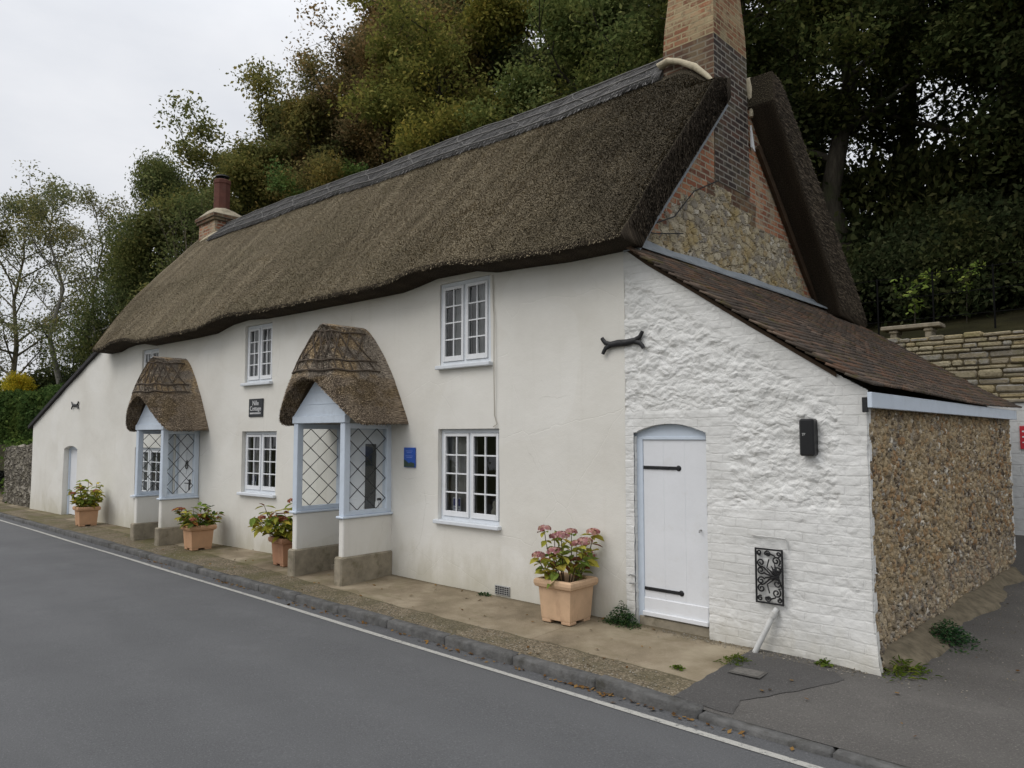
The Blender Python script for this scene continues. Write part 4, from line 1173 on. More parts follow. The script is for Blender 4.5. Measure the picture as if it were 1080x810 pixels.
def porch(xc, hw, d, zg, hood, label, stone_h=.32):
    yb = float(bend(xc)); rz = slope(xc); ztop = 2.02+zg; zs = .80+zg
    o = bpy.data.objects.new('porch', None); COL.objects.link(o); o.parent = HOUSE; o['label'] = label; place(o, xc, yb, 0, rz)
    for s in (-1, 1):
        xa, xb = sorted((s*(hw-.10), s*hw)); mb = MB(); mb.box(xa, xb, -d, .01, zg+stone_h-.04, zs, .012)
        mk('dwarf_wall', mb, PLASTER, o, world=False)
    for s in (-1, 1):
        mb = MB(); xa, xb = sorted((s*(hw-.125), s*(hw+.03))); mb.box(xa, xb, -d-.05, .0, zg-.12, zg+stone_h, .018); mk('base_stone', mb, STONEB, o, world=False)
        mb = MB(); xa, xb = sorted((s*(hw-.095), s*(hw+.004)))
        mb.box(xa, xb, -d-.004, -d+.09, zs+.03, ztop, .006); mb.box(xa+.01, xb-.01, -.09, -.004, zs+.03, ztop, .006)
        mb.box(xa+.015, xb-.015, -d+.09, -.09, zs+.03, zs+.09, .004); mb.box(xa+.015, xb-.015, -d+.09, -.09, ztop-.07, ztop-.002, .004)
        mb.box(xa-.03, xb+.03, -d-.035, .0, zs, zs+.03, .008)
        mk('side_frame', mb, BLUE, o, world=False)
        mb = MB(); xp = s*(hw-.045)
        mb.quad((xp, -d+.09, zs+.09), (xp, -.09, zs+.09), (xp, -.09, ztop-.07), (xp, -d+.09, ztop-.07), 0)
        lattice(mb, -d+.09, -.09, zs+.09, ztop-.07, xp+s*.004, 2, 4, 1)
        mk('leaded_pane', mb, [GLASS, LEADC], o, world=False)
    mb = MB(); mb.box(-hw-.02, hw+.02, -d-.02, -d+.07, ztop+.002, ztop+.10, .006); mk('lintel', mb, BLUE, o, world=False)
    mb = MB(); yf = -d+.0
    A = [(-hw-.02, yf, ztop+.102), (hw+.02, yf, ztop+.102), (.10, yf, ztop+.56), (-.10, yf, ztop+.56)]; B = [(x, y+.05, z) for x, y, z in A]
    mb.add(A+B, [(0, 1, 2, 3), (7, 6, 5, 4), (0, 4, 5, 1), (1, 5, 6, 2), (2, 6, 7, 3), (3, 7, 4, 0)])
    for k in (1, 2): mb.box(-hw*.75/k, hw*.75/k, yf-.006, yf-.001, ztop+.10+.155*k, ztop+.108+.155*k, .0)
    mk('pediment', mb, WHITE if False else BLUE, o, world=False)
    # thatched hood, bell shaped, arched at the front
    HW, HD, HT, RD = hood
    NTH, NV = 150, 46
    def sec(u):   # 0 eave level .. 1 top : half width, depth
        w = HW*(1-u)**.71 + .02
        dd = HD - (HD-RD)*u**2.4
        return w, dd
    th = np.linspace(0, math.pi, NTH)
    def pt(u, t, inset=0):
        w, dd = sec(u); w = max(.02, w-inset); dd = dd-inset*.9
        c, s_ = math.cos(t), math.sin(t); e = .40 + .25*u
        return np.array([w*math.copysign(abs(c)**e, c), -dd*abs(s_)**e])
    H = HT
    def rim(t):
        x, y = pt(0, t); f = np.clip((abs(y)/HD - .62)/.33, 0, 1); f = f*f*(3-2*f)
        return .62/H*max(0., 1-(abs(x)/(HW*.99))**2.7)*f
    P = np.zeros((NTH, 2*NV, 3)); U = np.zeros((NTH, 2*NV, 2))
    for a, t in enumerate(th):
        r0 = rim(t)
        for k in range(NV):
            q = k/(NV-1); u = r0 + (1-r0)*q
            x, y = pt(u, t); x -= .10*u*u; am = .018*nz(x*1.0+xc, y, u*H, 1.9, 3) + .007*nz(x+xc, y, u*H, 6, 3)
            edge = .012*math.exp(-(q*14)**2)
            n2 = np.array([math.cos(t), -math.sin(t)])
            P[a, k] = (x + n2[0]*am, y + n2[1]*am*(abs(y) > .03), ztop - .01 + u*H)
            if y > -.001: P[a, k, 1] = -.0
            U[a, k] = (t*.8, -u*H*1.2)
            x, y = pt(u, t, .16 + .05*(1-q)); x -= .10*u*u; P[a, 2*NV-1-k] = (x, min(y, 0), ztop + .0 + u*H*.93 + (.035 if k == 0 else 0)); U[a, 2*NV-1-k] = (t*.8, -u*H*1.2)
    V = P.reshape(-1, 3); I = np.arange(len(V)).reshape(NTH, -1); J = np.concatenate([I, I[:, :1]], 1)
    F = np.stack([J[:-1, :-1], J[1:, :-1], J[1:, 1:], J[:-1, 1:]], -1).reshape(-1, 4)
    ho = bpy.data.objects.new('thatched_hood', fastmesh('thatched_hood', V, F, [THOOD, SHOOD], None, U.reshape(-1, 2), True)); COL.objects.link(ho); ho.parent = o
    # straw ends
    n = 26000
    a = rng.integers(1, NTH-2, n); k = rng.integers(0, NV-2, n); f = rng.random(n)[:, None]; g = rng.random(n)[:, None]
    p = (P[a, k]*(1-f)+P[a+1, k]*f)*(1-g) + (P[a, k+1]*(1-f)+P[a+1, k+1]*f)*g
    D = P[a, k]-P[a, k+1]; D /= np.linalg.norm(D, axis=1)[:, None]+1e-9
    T = P[a+1, k]-P[a, k]; Nn = np.cross(T, D); Nn /= np.linalg.norm(Nn, axis=1)[:, None]+1e-9
    Nn *= np.sign((Nn[:, 0]*p[:, 0] + Nn[:, 1]*p[:, 1]))[:, None]
    ok = p[:, 1] < -.02; p, D, Nn, a, k = p[ok], D[ok], Nn[ok], a[ok], k[ok]; n = len(p)
    V2, F2, U2 = straws(p-Nn*.004, D, Nn, rng.uniform(.010, .032, n), rng.uniform(.005, .0105, n), rng.uniform(.2, 1.2, n), U[a, k])
    n = 3200; a = rng.integers(1, NTH-2, n); f = rng.random(n)[:, None]; p = P[a, 0]*(1-f)+P[a+1, 0]*f; inn = P[a, 2*NV-1]
    f2 = rng.random(n)[:, None]*.9; p = p*(1-f2)+inn*f2
    V3, F3, U3 = straws(p, np.tile([0, 0, -1.], (n, 1)), np.tile([.3, -1., 0], (n, 1)), rng.uniform(.01, .03, n), rng.uniform(.005, .01, n), rng.uniform(-.4, .4, n), U[a, 0])
    me = fastmesh('straw', np.vstack([V2, V3]), np.vstack([F2, F3+len(V2)]), [SHOOD], None, np.vstack([U2, U3]))
    so = bpy.data.objects.new('straw_ends', me); COL.objects.link(so); so.parent = o; so['kind'] = 'stuff'
    # hazel rods: level spars and diamond lacing over the crown of the hood
    mb = MB()
    def on(u, t):
        x, y = pt(u, t); x -= .10*u*u; n2 = np.array([math.cos(t), -math.sin(t)]); return Vector((x+n2[0]*.016, y+n2[1]*.016, ztop+u*H))
    for u in (.50, .60, .90):
        mb.tube([on(u + .008*math.sin(9*t), t) for t in np.linspace(.06, math.pi-.08, 44)], .012, 5)
    m = 11
    for k in range(m):
        t0 = .1 + (math.pi-.3)*k/m; t1 = .1 + (math.pi-.3)*(k+1.1)/m
        mb.tube([on(.60+.30*q, t0+(t1-t0)*q) for q in np.linspace(0, 1, 6)], .009, 4); mb.tube([on(.90-.30*q, t0+(t1-t0)*q) for q in np.linspace(0, 1, 6)], .009, 4)
    for k in range(16):
        t0 = .1 + (math.pi-.25)*k/16
        mb.tube([on(.50, t0), on(.60, t0+.05)], .008, 4)
    mk('hazel_rod', mb, simple('hazel_rods', (.075, .058, .043), .9, .2, var=.4), o, world=False)
    return o
porch(-4.37, .565, .80, 0., (.90, 1.06, 1.38, .70), 'porch with pale blue leaded side windows and tall thatched hood, nearer the brick gable')
porch(-9.66, .56, .66, -.06, (.87, .92, 1.36, .60), 'porch with pale blue leaded side windows and browner thatched hood, nearer the far end')

# ------------------------------------------------------------------ fittings on the walls
def tie(name, x, z, w, label):
    y = float(bend(x)) - .03
    e = empty(name, (x, y, z), label, 'wall tie', 'black iron wall ties')
    mb = MB(); L = w*.32
    mb.tube([(-L, 0, 0), (-L*.3, 0, .004), (L*.3, 0, -.004), (L, 0, .004)], [.030, .036, .034, .030], 8)
    for s in (-1, 1):
        for q in (-1, 1):
            mb.tube([(s*L*.9, 0, q*.006), (s*(L+.04), 0, q*.028), (s*(L+.07), 0, q*.066), (s*(L+.08), 0, q*.085)], [.028, .025, .023, .022], 8)
    for v in range(len(mb.v)): mb.v[v] = (mb.v[v][0], mb.v[v][1]*.55, mb.v[v][2])
    mb.lathe([(0, -.02), (.02, -.018), (.02, .02)], 6)
    mk('iron_bar', mb, IRON, e, world=False, auto=50)
    return e
t = tie('wall_tie', -.01, 2.80, .53, 'black forked iron wall tie between the smooth plaster and the rough whitewashed stone')
t.rotation_euler = (0, R(-3), 0)
t = tie('wall_tie', -15.36, 2.58, .44, 'small black forked iron wall tie high on the far end wall'); t.rotation_euler = (0, 0, slope(-15.36))

# name board between the two left windows
x = -7.22; e = empty('name_board', (x, float(bend(x))-.004, 2.32), 'black house name board with white lettering between the upper and lower windows', 'sign')
e.rotation_euler = (0, 0, slope(x))
mb = MB(); mb.box(-.21, .21, -.022, 0, -.15, .15, .005); mk('board', mb, simple('black_slate_board', (.025, .027, .030), .5, .4), e, world=False)
mb = MB(); text_mesh('Nile', .115, 0, mb, (0, -.024, .075)); text_mesh('Cottage', .105, 0, mb, (0, -.024, -.015))
for k in range(9): mb.box(-.165+.037*k, -.165+.037*k+.022, -.0245, -.0222, -.105, -.078, 0)
mk('lettering', mb, simple('white_letters', (.7, .7, .7), .6, .3), e, world=False)
# blue plaque
x = -3.40; e = empty('blue_plaque', (x, float(bend(x))-.012, 1.57), 'small bright blue picture plaque right of the nearer porch', 'sign')
mb = MB(); mb.box(-.115, .115, -.018, .0, -.13, .13, .003); mk('plate', mb, simple('plaque_blue', (.015, .085, .42), .35, .5, var=.25, vs=6), e, world=False)
mb = MB()
hill = [(-.11, -.125), (.11, -.125), (.11, -.075), (.04, -.06), (-.01, -.075), (-.06, -.045), (-.11, -.025)]
mb.add([(a, -.0195, b) for a, b in hill], [tuple(range(7))]); mk('painted_hill', mb, simple('plaque_green', (.03, .055, .04), .4, .4, var=.4, vs=30), e, world=False)
mb = MB(); 
for k, (w2, zz) in enumerate(((.07, .085), (.05, .065), (.075, .02), (.06, -.0))): mb.box(-w2, w2, -.0205, -.0185, zz-.004, zz+.004, 0)
mk('lettering', mb, simple('plaque_pale_blue', (.16, .24, .62), .4, .4), e, world=False)
# black box
e = empty('wall_box', (1.865, -.035, 1.84), 'tall narrow black box mounted on the rough white wall right of the plank door', 'box')
mb = MB(); mb.box(-.062, .062, -.055, .06, -.155, .155, .014); mk('casing', mb, BLACK, e, world=False)
mb = MB(); mb.box(-.034, -.006, -.0565, -.0552, .03, .036, 0); mb.box(-.030, -.024, -.0565, -.0552, .012, .029, 0); mb.box(-.018, -.012, -.0565, -.0552, .018, .029, 0); mk('badge', mb, GREYM, e, world=False)

# wrought iron grille
def grille():
    e = empty('iron_grille', (1.495, -.042, .645), 'black wrought iron scroll grille hung low on the white brick wall', 'grille')
    W, H = .125, .235; mb = MB()
    mb.box(-W, -W+.014, -.008, .008, -H, H, .002); mb.box(W-.014, W, -.008, .008, -H, H, .002); mb.box(-W+.014, W-.014, -.008, .008, -H, -H+.014, .002); mb.box(-W+.014, W-.014, -.008, .008, H-.014, H, .002)
    mk('frame', mb, IRON, e, world=False)
    mb = MB()
    def spiral(cx, cz, r, a0, turns, tail=None):
        pts = []
        n = 26
        for k in range(n):
            q = k/(n-1); rr = r*(1-.78*q); a = a0 + turns*2*math.pi*q
            pts.append((cx+rr*math.cos(a), 0, cz+rr*math.sin(a)))
        if tail: pts = [tuple((tail[0], 0, tail[1])), tuple(((tail[0]+pts[0][0])/2 + tail[2], 0, (tail[1]+pts[0][2])/2 + tail[3]))] + pts
        mb.tube(pts, .0072, 5)
    for s in (1, -1):
        spiral(.068, s*.055, .038, s*R(-120), s*1.4, (.075, .0, .03, s*.01))
        spiral(.062, s*.135, .040, s*R(-60), s*1.4, (.078, s*.02, .035, s*.03))
        spiral(-.075, s*.045, .034, s*R(-30), -s*1.3, (.03, 0, -.03, s*.005))
        spiral(-.072, s*.110, .036, s*R(-70), -s*1.4, (.01, s*.02, -.02, s*.02))
        spiral(-.085, s*.195, .024, s*R(-60), -s*1.3); spiral(-.01, s*.190, .028, s*R(200), -s*1.4, (.055, s*.175, 0, s*.015)); spiral(.085, s*.195, .022, s*R(-100), s*1.2)
        mb.tube([(.07, 0, 0), (.02, 0, s*.04), (-.02, 0, s*.07), (-.01, 0, s*.11), (.0, 0, s*.145)], .006, 5)
        for k in range(3):
            a = R(150+s*18*k*1.2); c, s_ = math.cos(a), math.sin(a)
            mb.tube([(.075, -.002, 0), (.075+.05*c, -.004, .05*s_*1.3), (.075+.09*c, -.002, .09*s_*1.3)], [.004, .012, .003], 6)
    mb.lathe([(0, -.012), (.018, -.008), (.018, .008), (0, .012)], 10, (.07, 0, 0))
    mk('scrollwork', mb, IRON, e, world=False)
grille()
# things that belong to the walls
mb = MB(); mb.tube([(1.545, -.02, .375), (1.53, -.05, .33), (1.375, -.10, -.01)], .024, 10); mb.tube([(1.537, -.045, .345), (1.520, -.055, .305)], .031, 10); mk('waste_pipe', mb, PIPE, HOUSE, auto=50)
mb = MB(); mb.box(-1.84, -1.61, -.012, .02, .02, .125, .003)
for i in range(6):
    for j in range(4): mb.box(-1.825+.036*i, -1.80+.036*i, -.0145, -.0122, .032+.023*j, .046+.023*j, 0, 1)
mk('air_vent', mb, [GREYM, BLACK], HOUSE)
mb = MB(); mb.tube([(-1.87, -.022, 3.78), (-1.865, -.02, 3.4), (-1.85, -.02, 3.3), (-1.852, -.018, 2.6), (-1.84, -.02, 2.1), (-1.80, -.02, 1.99), (-1.86, -.02, 1.96)], .006, 5); mk('cable', mb, simple('painted_cable', (.40, .37, .31), .7, .3), HOUSE)
mb = MB(); mb.tube([(1.34, -.03, .985), (1.40, -.038, .98), (1.55, -.04, .98), (1.64, -.03, .975)], .006, 6); mb.tube([(1.645, -.025, .97), (1.655, -.025, .88)], .006, 5); mk('ledge', mb, PIPE, HOUSE)
# papers in the windows
for x, z, lab in ((-2.73, .86, 'white and blue notice in the lower window nearest the plank door'), (-7.55, .98, 'white and blue notice in the lower window below the name board')):
    y = float(bend(x)) + .125
    e = empty('window_notice', (x+.09, y, z), lab, 'notice', 'notices in the windows')
    mb = MB(); mb.box(-.075, .075, -.002, .002, 0, .22, 0); mk('paper', mb, simple('notice_paper', (.62, .64, .68), .8, .2), e, world=False)
    mb = MB(); mb.box(-.065, .065, -.004, -.0025, .115, .205, 0); mb.box(-.06, .05, -.004, -.0025, .08, .092, 0); mk('print', mb, simple('notice_print', (.06, .07, .22), .8, .2, var=.5, vs=60), e, world=False)
e = empty('ornament', (-1.99, .16, .80), 'pale stone figure on the sill inside the lower right window', 'ornament')
mb = MB(); mb.lathe([(0, 0), (.07, 0), (.075, .05), (.055, .10), (.06, .15), (.035, .19), (.045, .23), (.03, .27), (0, .28)], 14); mk('figure', mb, simple('ornament_stone', (.30, .28, .22), .8, .2, var=.3, vs=20), e, world=False, smooth=True)

# ------------------------------------------------------------------ planters and hydrangeas
def leaf_batch(pos, axis, nor, size, mb, mat, wid=.62, curl=.12):
    """broad pointed leaves with a folded midrib"""
    for p, a, n, s in zip(pos, axis, nor, size):
        a = a/np.linalg.norm(a); b = np.cross(n, a); b /= np.linalg.norm(b)+1e-9; n = np.cross(a, b)
        q = lambda u, v, w: p + a*u*s + b*v*s*wid + n*w*s
        mb.add([q(0, 0, 0), q(.28, .42, .05), q(.68, .36, 0), q(1, 0, -curl*1.6), q(.68, -.36, 0), q(.28, -.42, .05), q(.5, 0, -.06)], [(0, 6, 2, 1), (6, 3, 2), (0, 5, 4, 6), (6, 4, 3)], mat)
def planter(x, y, rz, mat, label, w=.325, h=.405, feet=True):
    e = empty('planter', (x, y, ground_z(x, y)), label, 'planter', 'terracotta planters along the front wall'); e.rotation_euler = (0, 0, rz)
    mb = MB(); b = w/2; t = w/2*1.13
    def sq(r, z): return [(-r, -r, z), (r, -r, z), (r, r, z), (-r, r, z)]
    secs = [sq(b-.02, .03), sq(b, .032), sq(b+.003, .05), sq(t, h-.09), sq(t+.005, h-.085), sq(t+.028, h-.075), sq(t+.038, h-.045), sq(t+.036, h-.015), sq(t+.024, h), sq(t-.01, h-.002), sq(t-.02, h-.03), sq(t-.025, h-.09)]
    for A, B in zip(secs[:-1], secs[1:]):
        for k in range(4): mb.quad(A[k], A[(k+1) % 4], B[(k+1) % 4], B[k])
    mb.add(secs[0], [(3, 2, 1, 0)])
    for sx in (-1, 1):
        for sy in (-1, 1): mb.box(*sorted((sx*(b-.11), sx*(b+.001))), *sorted((sy*(b-.11), sy*(b+.001))), 0, .032, .006)
    mk('pot', mb, mat, e, world=False, auto=30)
    mb = MB(); r = t-.026
    gx = np.linspace(-r, r, 14); P = np.array([[(u, v, h-.085+.018*nz(u+x, v, 0, 18)) for v in gx] for u in gx]); mb.grid(P); mk('soil', mb, simple('potting_soil', (.045, .03, .02), .95, .1, var=.5, vs=40, bump=1), e, world=False)
    return e, h
def hydrangea(x, y, z, label, seed, leafmats, flowers, spread=.30, height=.45, nst=11, lean=(0, 0), leafsz=.13, flmat=None):
    r = np.random.default_rng(seed)
    e = empty('hydrangea', (x, y, z), label, 'plant', 'hydrangeas in the planters')
    st = MB(); lf = MB(); FH = []; heads = []
    for k in range(nst):
        a = 2*math.pi*(k + r.random()*.7)/nst; rr = spread*math.sqrt(r.random()*.85+.15); hh = height*(.42 + .66*r.random())*(1.12-.35*rr/spread)
        tip = np.array([math.cos(a)*rr+lean[0], math.sin(a)*rr+lean[1], hh]); base = np.array([math.cos(a)*.06, math.sin(a)*.06, -.01])
        mid = base*.45+tip*.55 + np.array([math.cos(a)*.05, math.sin(a)*.05, -.03]); 
        pts = [(1-q)**2*base + 2*q*(1-q)*mid + q*q*tip for q in np.linspace(0, 1, 7)]
        st.tube(pts, [.008-.004*q for q in np.linspace(0, 1, 7)], 5)
        for q in (.38, .5, .62, .72, .82, .92, 1.0):
            i = min(6, int(q*6)); p = pts[i]
            for s in range(2 if q < .9 else 3):
                g = a + r.normal(0, 1.2) + s*math.pi*.95 + q*7
                ax = np.array([math.cos(g), math.sin(g), r.normal(.05, .35)]); sz = leafsz*(.65+.6*r.random())*(1 if q < .9 else .8)
                leaf_batch([p], [ax], [np.array([r.normal(0, .32), r.normal(0, .32), 1.])], [sz], lf, int(r.random()**1.2*len(leafmats)))
        if r.random() < flowers: heads.append(tip + np.array([0, 0, .03]))
    for c in heads:
        fl = MB()
        R0 = .05 + .03*r.random()
        for k in range(58):
            v = r.normal(0, 1, 3); v /= np.linalg.norm(v); v[2] = abs(v[2])*.8 - .12
            p = c + v*R0*np.array([1.1, 1.1, .8]); s = .014 + .009*r.random()
            t1 = np.cross(v, r.normal(0, 1, 3)); t1 /= np.linalg.norm(t1); t2 = np.cross(v, t1)
            fl.add([p+t1*s, p+t2*s+v*.004, p-t1*s, p-t2*s+v*.004], [(0, 1, 2, 3)])
        FH.append(fl)
    mk('stems', st, BARKH, e, world=False); mk('leaves', lf, leafmats, e, world=False)
    for fl in FH: mk('flower_head', fl, flmat or FLPINK, e, world=False)
    return e
BARKH = simple('hydrangea_stem', (.10, .07, .04), .8, .2)
LG = m_leaf('leaf_green', [(0, (.13, .20, .045)), (.6, (.22, .29, .07)), (1, (.31, .35, .09))], .3)
LY = m_leaf('leaf_yellow_green', [(0, (.26, .29, .05)), (.5, (.38, .37, .07)), (1, (.48, .40, .10))], .3)
LR = m_leaf('leaf_russet', [(0, (.13, .055, .03)), (.5, (.22, .08, .04)), (1, (.30, .14, .05))], .25)
LD_ = m_leaf('leaf_dark_green', [(0, (.04, .075, .025)), (.6, (.075, .12, .035)), (1, (.12, .16, .05))], .25)
FLPINK = m_leaf('flower_faded_pink', [(0, (.26, .10, .11)), (.4, (.46, .22, .24)), (.75, (.56, .36, .34)), (1, (.34, .24, .14))], .2)
FLRED = m_leaf('flower_dull_red', [(0, (.20, .07, .06)), (.5, (.34, .14, .11)), (1, (.44, .25, .17))], .2)
TC1 = m_terracotta('terracotta_pale', (.64, .435, .275)); TC2 = m_terracotta('terracotta_orange', (.54, .32, .185)); TC3 = m_terracotta('terracotta_red', (.42, .225, .135))
def pot_plant(x, y, rz, mat, lab, plant_lab, **k):
    e, h = planter(x, y, rz, mat, lab, **k.pop('pk', {})); z = e.location[2]+h-.08
    hydrangea(x, y, z, plant_lab, **k)
# ------------------------------------------------------------------ ground, road, pavement
ASPH = m_asphalt('road_asphalt', (.090, .091, .093), (.099, .100, .102), (.19, .19, .19))
TARM = m_asphalt('forecourt_tarmac', (.074, .069, .063), (.112, .105, .096), (.24, .22, .20)); TARMD = m_asphalt('patched_tarmac', (.058, .055, .052), (.080, .076, .072), (.18, .17, .16))
PAVE = m_pavement()
KERB = simple('granite_kerb', (.100, .098, .094), .9, .25, var=.45, vs=9, bump=1., bs=45, dirt=((.045, .042, .032), .8))
SOIL = m_ground('woodland_floor', (.018, .016, .008), (.032, .030, .013), (.05, .042, .02))
GRASSM = m_ground('rough_verge', (.03, .035, .012), (.05, .055, .02), (.07, .06, .03))
def struct(name, mb, mats, **k):
    o = mk(name, mb, mats, None, **k); o['kind'] = 'structure'; return o
mb = MB(); mb.quad((-400, -400, -.40), (400, -400, -.40), (400, 400, -.40), (-400, 400, -.40)); struct('ground', mb, GRASSM)
RZ = -.138
mb = MB()
xs = np.concatenate([[-120, -60, -40], np.arange(-30, 12.1, 1.0), [30, 60]])
P = np.array([[(x, kerb_y(x)+.06, RZ), (x, kerb_y(x)-.35, RZ+.004), (x, -4.6, RZ+.05), (x, -7.8, RZ), (x, -8.2, RZ)] for x in xs]); mb.grid(P, flip=True); struct('road', mb, ASPH, smooth=True)
mb = MB(); mb.box(-120, 60, -9.9, -8.2, -.4, -.05, 0); struct('far_pavement', mb, PAVE)
mb = MB(); mb.box(-120, 60, -30, -9.9, -.45, -.06, 0); struct('verge', mb, GRASSM)
# painted edge line, worn
LINE = NT('worn_road_paint'); p = LINE.pos()
w = LINE.mr(LINE.noise(p, 26, 5, .7),   .30, .48); g = LINE.noise(p, 190, 2, .7)
LINE.col(LINE.mix(LINE.math('MULTIPLY', w, LINE.mr(g, .34, .5, .35, 1)), (.12, .12, .118), (.40, .39, .355))); LINE.bump(g, .4, .006); LINE = LINE.fin(.85, .2)
mb = MB(); xs2 = np.arange(-60, 30.1, .5)
P = np.array([[(x, kerb_y(x)-.175 + .006*math.sin(x*1.3), RZ+.0065), (x, kerb_y(x)-.238 + .006*math.sin(x*1.3+1), RZ+.0075)] for x in xs2]); mb.grid(P, flip=True); struct('edge_line', mb, LINE)
# kerb stones butted end to end
mb = MB(); x = -38.
while x < 14:
    L = .90 if x < 1.0 else .92
    x1 = x+L; xm = (x+x1)/2
    zt = ground_z(xm, kerb_y(xm)+.02)+.006+rng.normal(0, .004); 
    if x < -14: zt -= .012
    sl = (ground_z(x1, kerb_y(x1))-ground_z(x, kerb_y(x)))/L
    y = kerb_y(xm)+rng.normal(0, .004)
    m4 = Matrix.Translation((xm, y+.065, zt)) @ Matrix.Rotation(math.atan(sl), 4, 'Y').inverted() @ Matrix.Rotation(math.atan((kerb_y(x1)-kerb_y(x))/L), 4, 'Z')
    mb.box(-L/2+.004, L/2-.004, -.065, .065, -.25, 0, .016, mtx=m4); x = x1
struct('kerb', mb, KERB, auto=50)
# pavement sheet
def sheet(xs, ys_of, lift=0., zf=None):
    return np.array([[(x, y, (zf or ground_z)(x, y)+lift + .002*mn.noise(Vector((x*1.5, y*1.5, 0)))) for y in ys_of(x)] for x in xs])
mb = MB(); P = sheet(np.arange(-38, 1.40, .12), lambda x: np.linspace(kerb_y(x)+.085, .12 if x > -18.4 else .9, 15)); mb.grid(P, flip=True)
struct('pavement', mb, PAVE, smooth=True)
mb = MB(); P = sheet(np.concatenate([np.arange(1.33, 4, .15), np.arange(4, 14.1, 1)]), lambda x: np.concatenate([np.linspace(kerb_y(x)+.085, 2.5, 26), np.linspace(2.7, 7.1, 18)]), .003); mb.grid(P, flip=True)
struct('forecourt', mb, TARM, smooth=True)
# darker reinstated patch of tarmac by the drain
poly = [(1.335, -1.37), (1.80, -1.37), (1.74, -1.12), (1.86, -.92), (2.04, -.62), (2.20, -.30), (2.05, -.16), (1.68, -.14), (1.33, -.17)]
pj = []
for a, b in zip(poly, poly[1:]+poly[:1]):
    n_ = max(2, int(math.dist(a, b)/.04))
    for q in range(n_): x, y = a[0]+(b[0]-a[0])*q/n_, a[1]+(b[1]-a[1])*q/n_; pj.append((x + .018*mn.noise(Vector((x*9, y*9, 1))), y + .018*mn.noise(Vector((x*9, y*9, 7)))))
mb = MB(); mb.add([(x, y, ground_z(x, y)+.0080) for x, y in pj], [tuple(range(len(pj)))]); struct('tarmac_patch', mb, TARMD)
e = empty('drain_cover', (1.55, -.60, ground_z(1.55, -.6)+.010), 'small rectangular metal drain cover set in the dark tarmac patch', 'drain cover'); e.rotation_euler = (0, 0, R(4))
mb = MB(); mb.box(-.13, .13, -.09, .09, 0, .006, .002); mk('frame', mb, simple('worn_iron', (.085, .08, .072), .8, .3, var=.35, vs=25, bump=.5), e, world=False)
mb = MB(); mb.box(-.112, .112, -.072, .072, .0062, .0095, .002); 
mk('lid', mb, simple('worn_iron_lid', (.12, .112, .10), .8, .3, var=.35, vs=30, bump=.6), e, world=False)
# fallen leaves in the gutter and along the wall
DLEAF = m_leaf('fallen_leaf', [(0, (.07, .04, .02)), (.4, (.14, .08, .035)), (.75, (.22, .14, .055)), (1, (.10, .07, .04))], .1)
V = []; n = 420
for k in range(n):
    if k < 230:
        x = float(rng.choice([-1.0, .1, .8, 1.5, -2.6, -5.5, -3.5, -8])) + rng.normal(0, .42); y = kerb_y(x) - abs(rng.normal(0, .045)) - .012; z = RZ + .012
    elif k < 340:
        x = rng.uniform(-12, 1.2); y = rng.uniform(kerb_y(x)+.1, -.05); z = ground_z(x, y)+.012
    else:
        x = rng.uniform(1.4, 6); y = rng.uniform(-1.3, 4); z = ground_z(x, y)+.02
    s = rng.uniform(.010, .026); a = rng.random()*6.28
    c, d_ = np.array([math.cos(a), math.sin(a), rng.normal(0, .25)]), np.array([-math.sin(a), math.cos(a), rng.normal(0, .25)])
    p = np.array([x, y, z])
    V += [p+c*s*1.3, p+d_*s*.7, p-c*s, p-d_*s*.7]
o = mkraw('fallen_leaves', np.array(V), np.arange(4*n).reshape(n, 4), [DLEAF]); o['kind'] = 'stuff'; o['label'] = 'brown fallen leaves scattered along the gutter and pavement'
# loose grit
V = []; n = 2600
PEB = NT('grit'); PEB.col(PEB.ramp(PEB.island(), [(0, (.08, .07, .05)), (.5, (.16, .14, .105)), (1, (.27, .25, .21))])); PEB = PEB.fin(.9, .2)
Fq = []
for k in range(n):
    if k < 1500: x = rng.uniform(-9, 1.3); y = kerb_y(x)+.13+abs(rng.normal(0, .16))
    elif k < 2000: x = rng.uniform(.4, 2.3); y = -abs(rng.normal(0, .07))-.03
    else: x = 2.36+abs(rng.normal(.3, .25)); y = rng.uniform(-.2, 5)
    s = rng.uniform(.003, .010); p = np.array([x, y, ground_z(x, y)+.008]); b = len(V)
    V += [p+np.array(q)*s*rng.uniform(.6, 1.3) for q in ((1, 0, 0), (0, 1, 0), (-1, 0, 0), (0, -1, 0), (0, 0, .8))]
    Fq += [(b, b+1, b+4), (b+1, b+2, b+4), (b+2, b+3, b+4), (b+3, b, b+4)]
o = mkraw('loose_grit', np.array(V), np.array(Fq), [PEB]); o['kind'] = 'stuff'
# hillside behind
xs = np.concatenate([np.arange(-90, -26, 4), np.arange(-26, 14, 1.0), np.arange(14, 50, 4)])
ysA = np.concatenate([np.arange(-.2, 6.3, .8), [7.12, 7.2], np.arange(7.6, 14, .8), np.arange(14, 64, 3)])
mb = MB()
P = np.array([[(x, y, hill_z(x, y) if (x < -18.9 or y > 7.15) else -.2) for y in ysA] for x in xs]); mb.grid(P, flip=True)
struct('hillside', mb, SOIL, smooth=True)

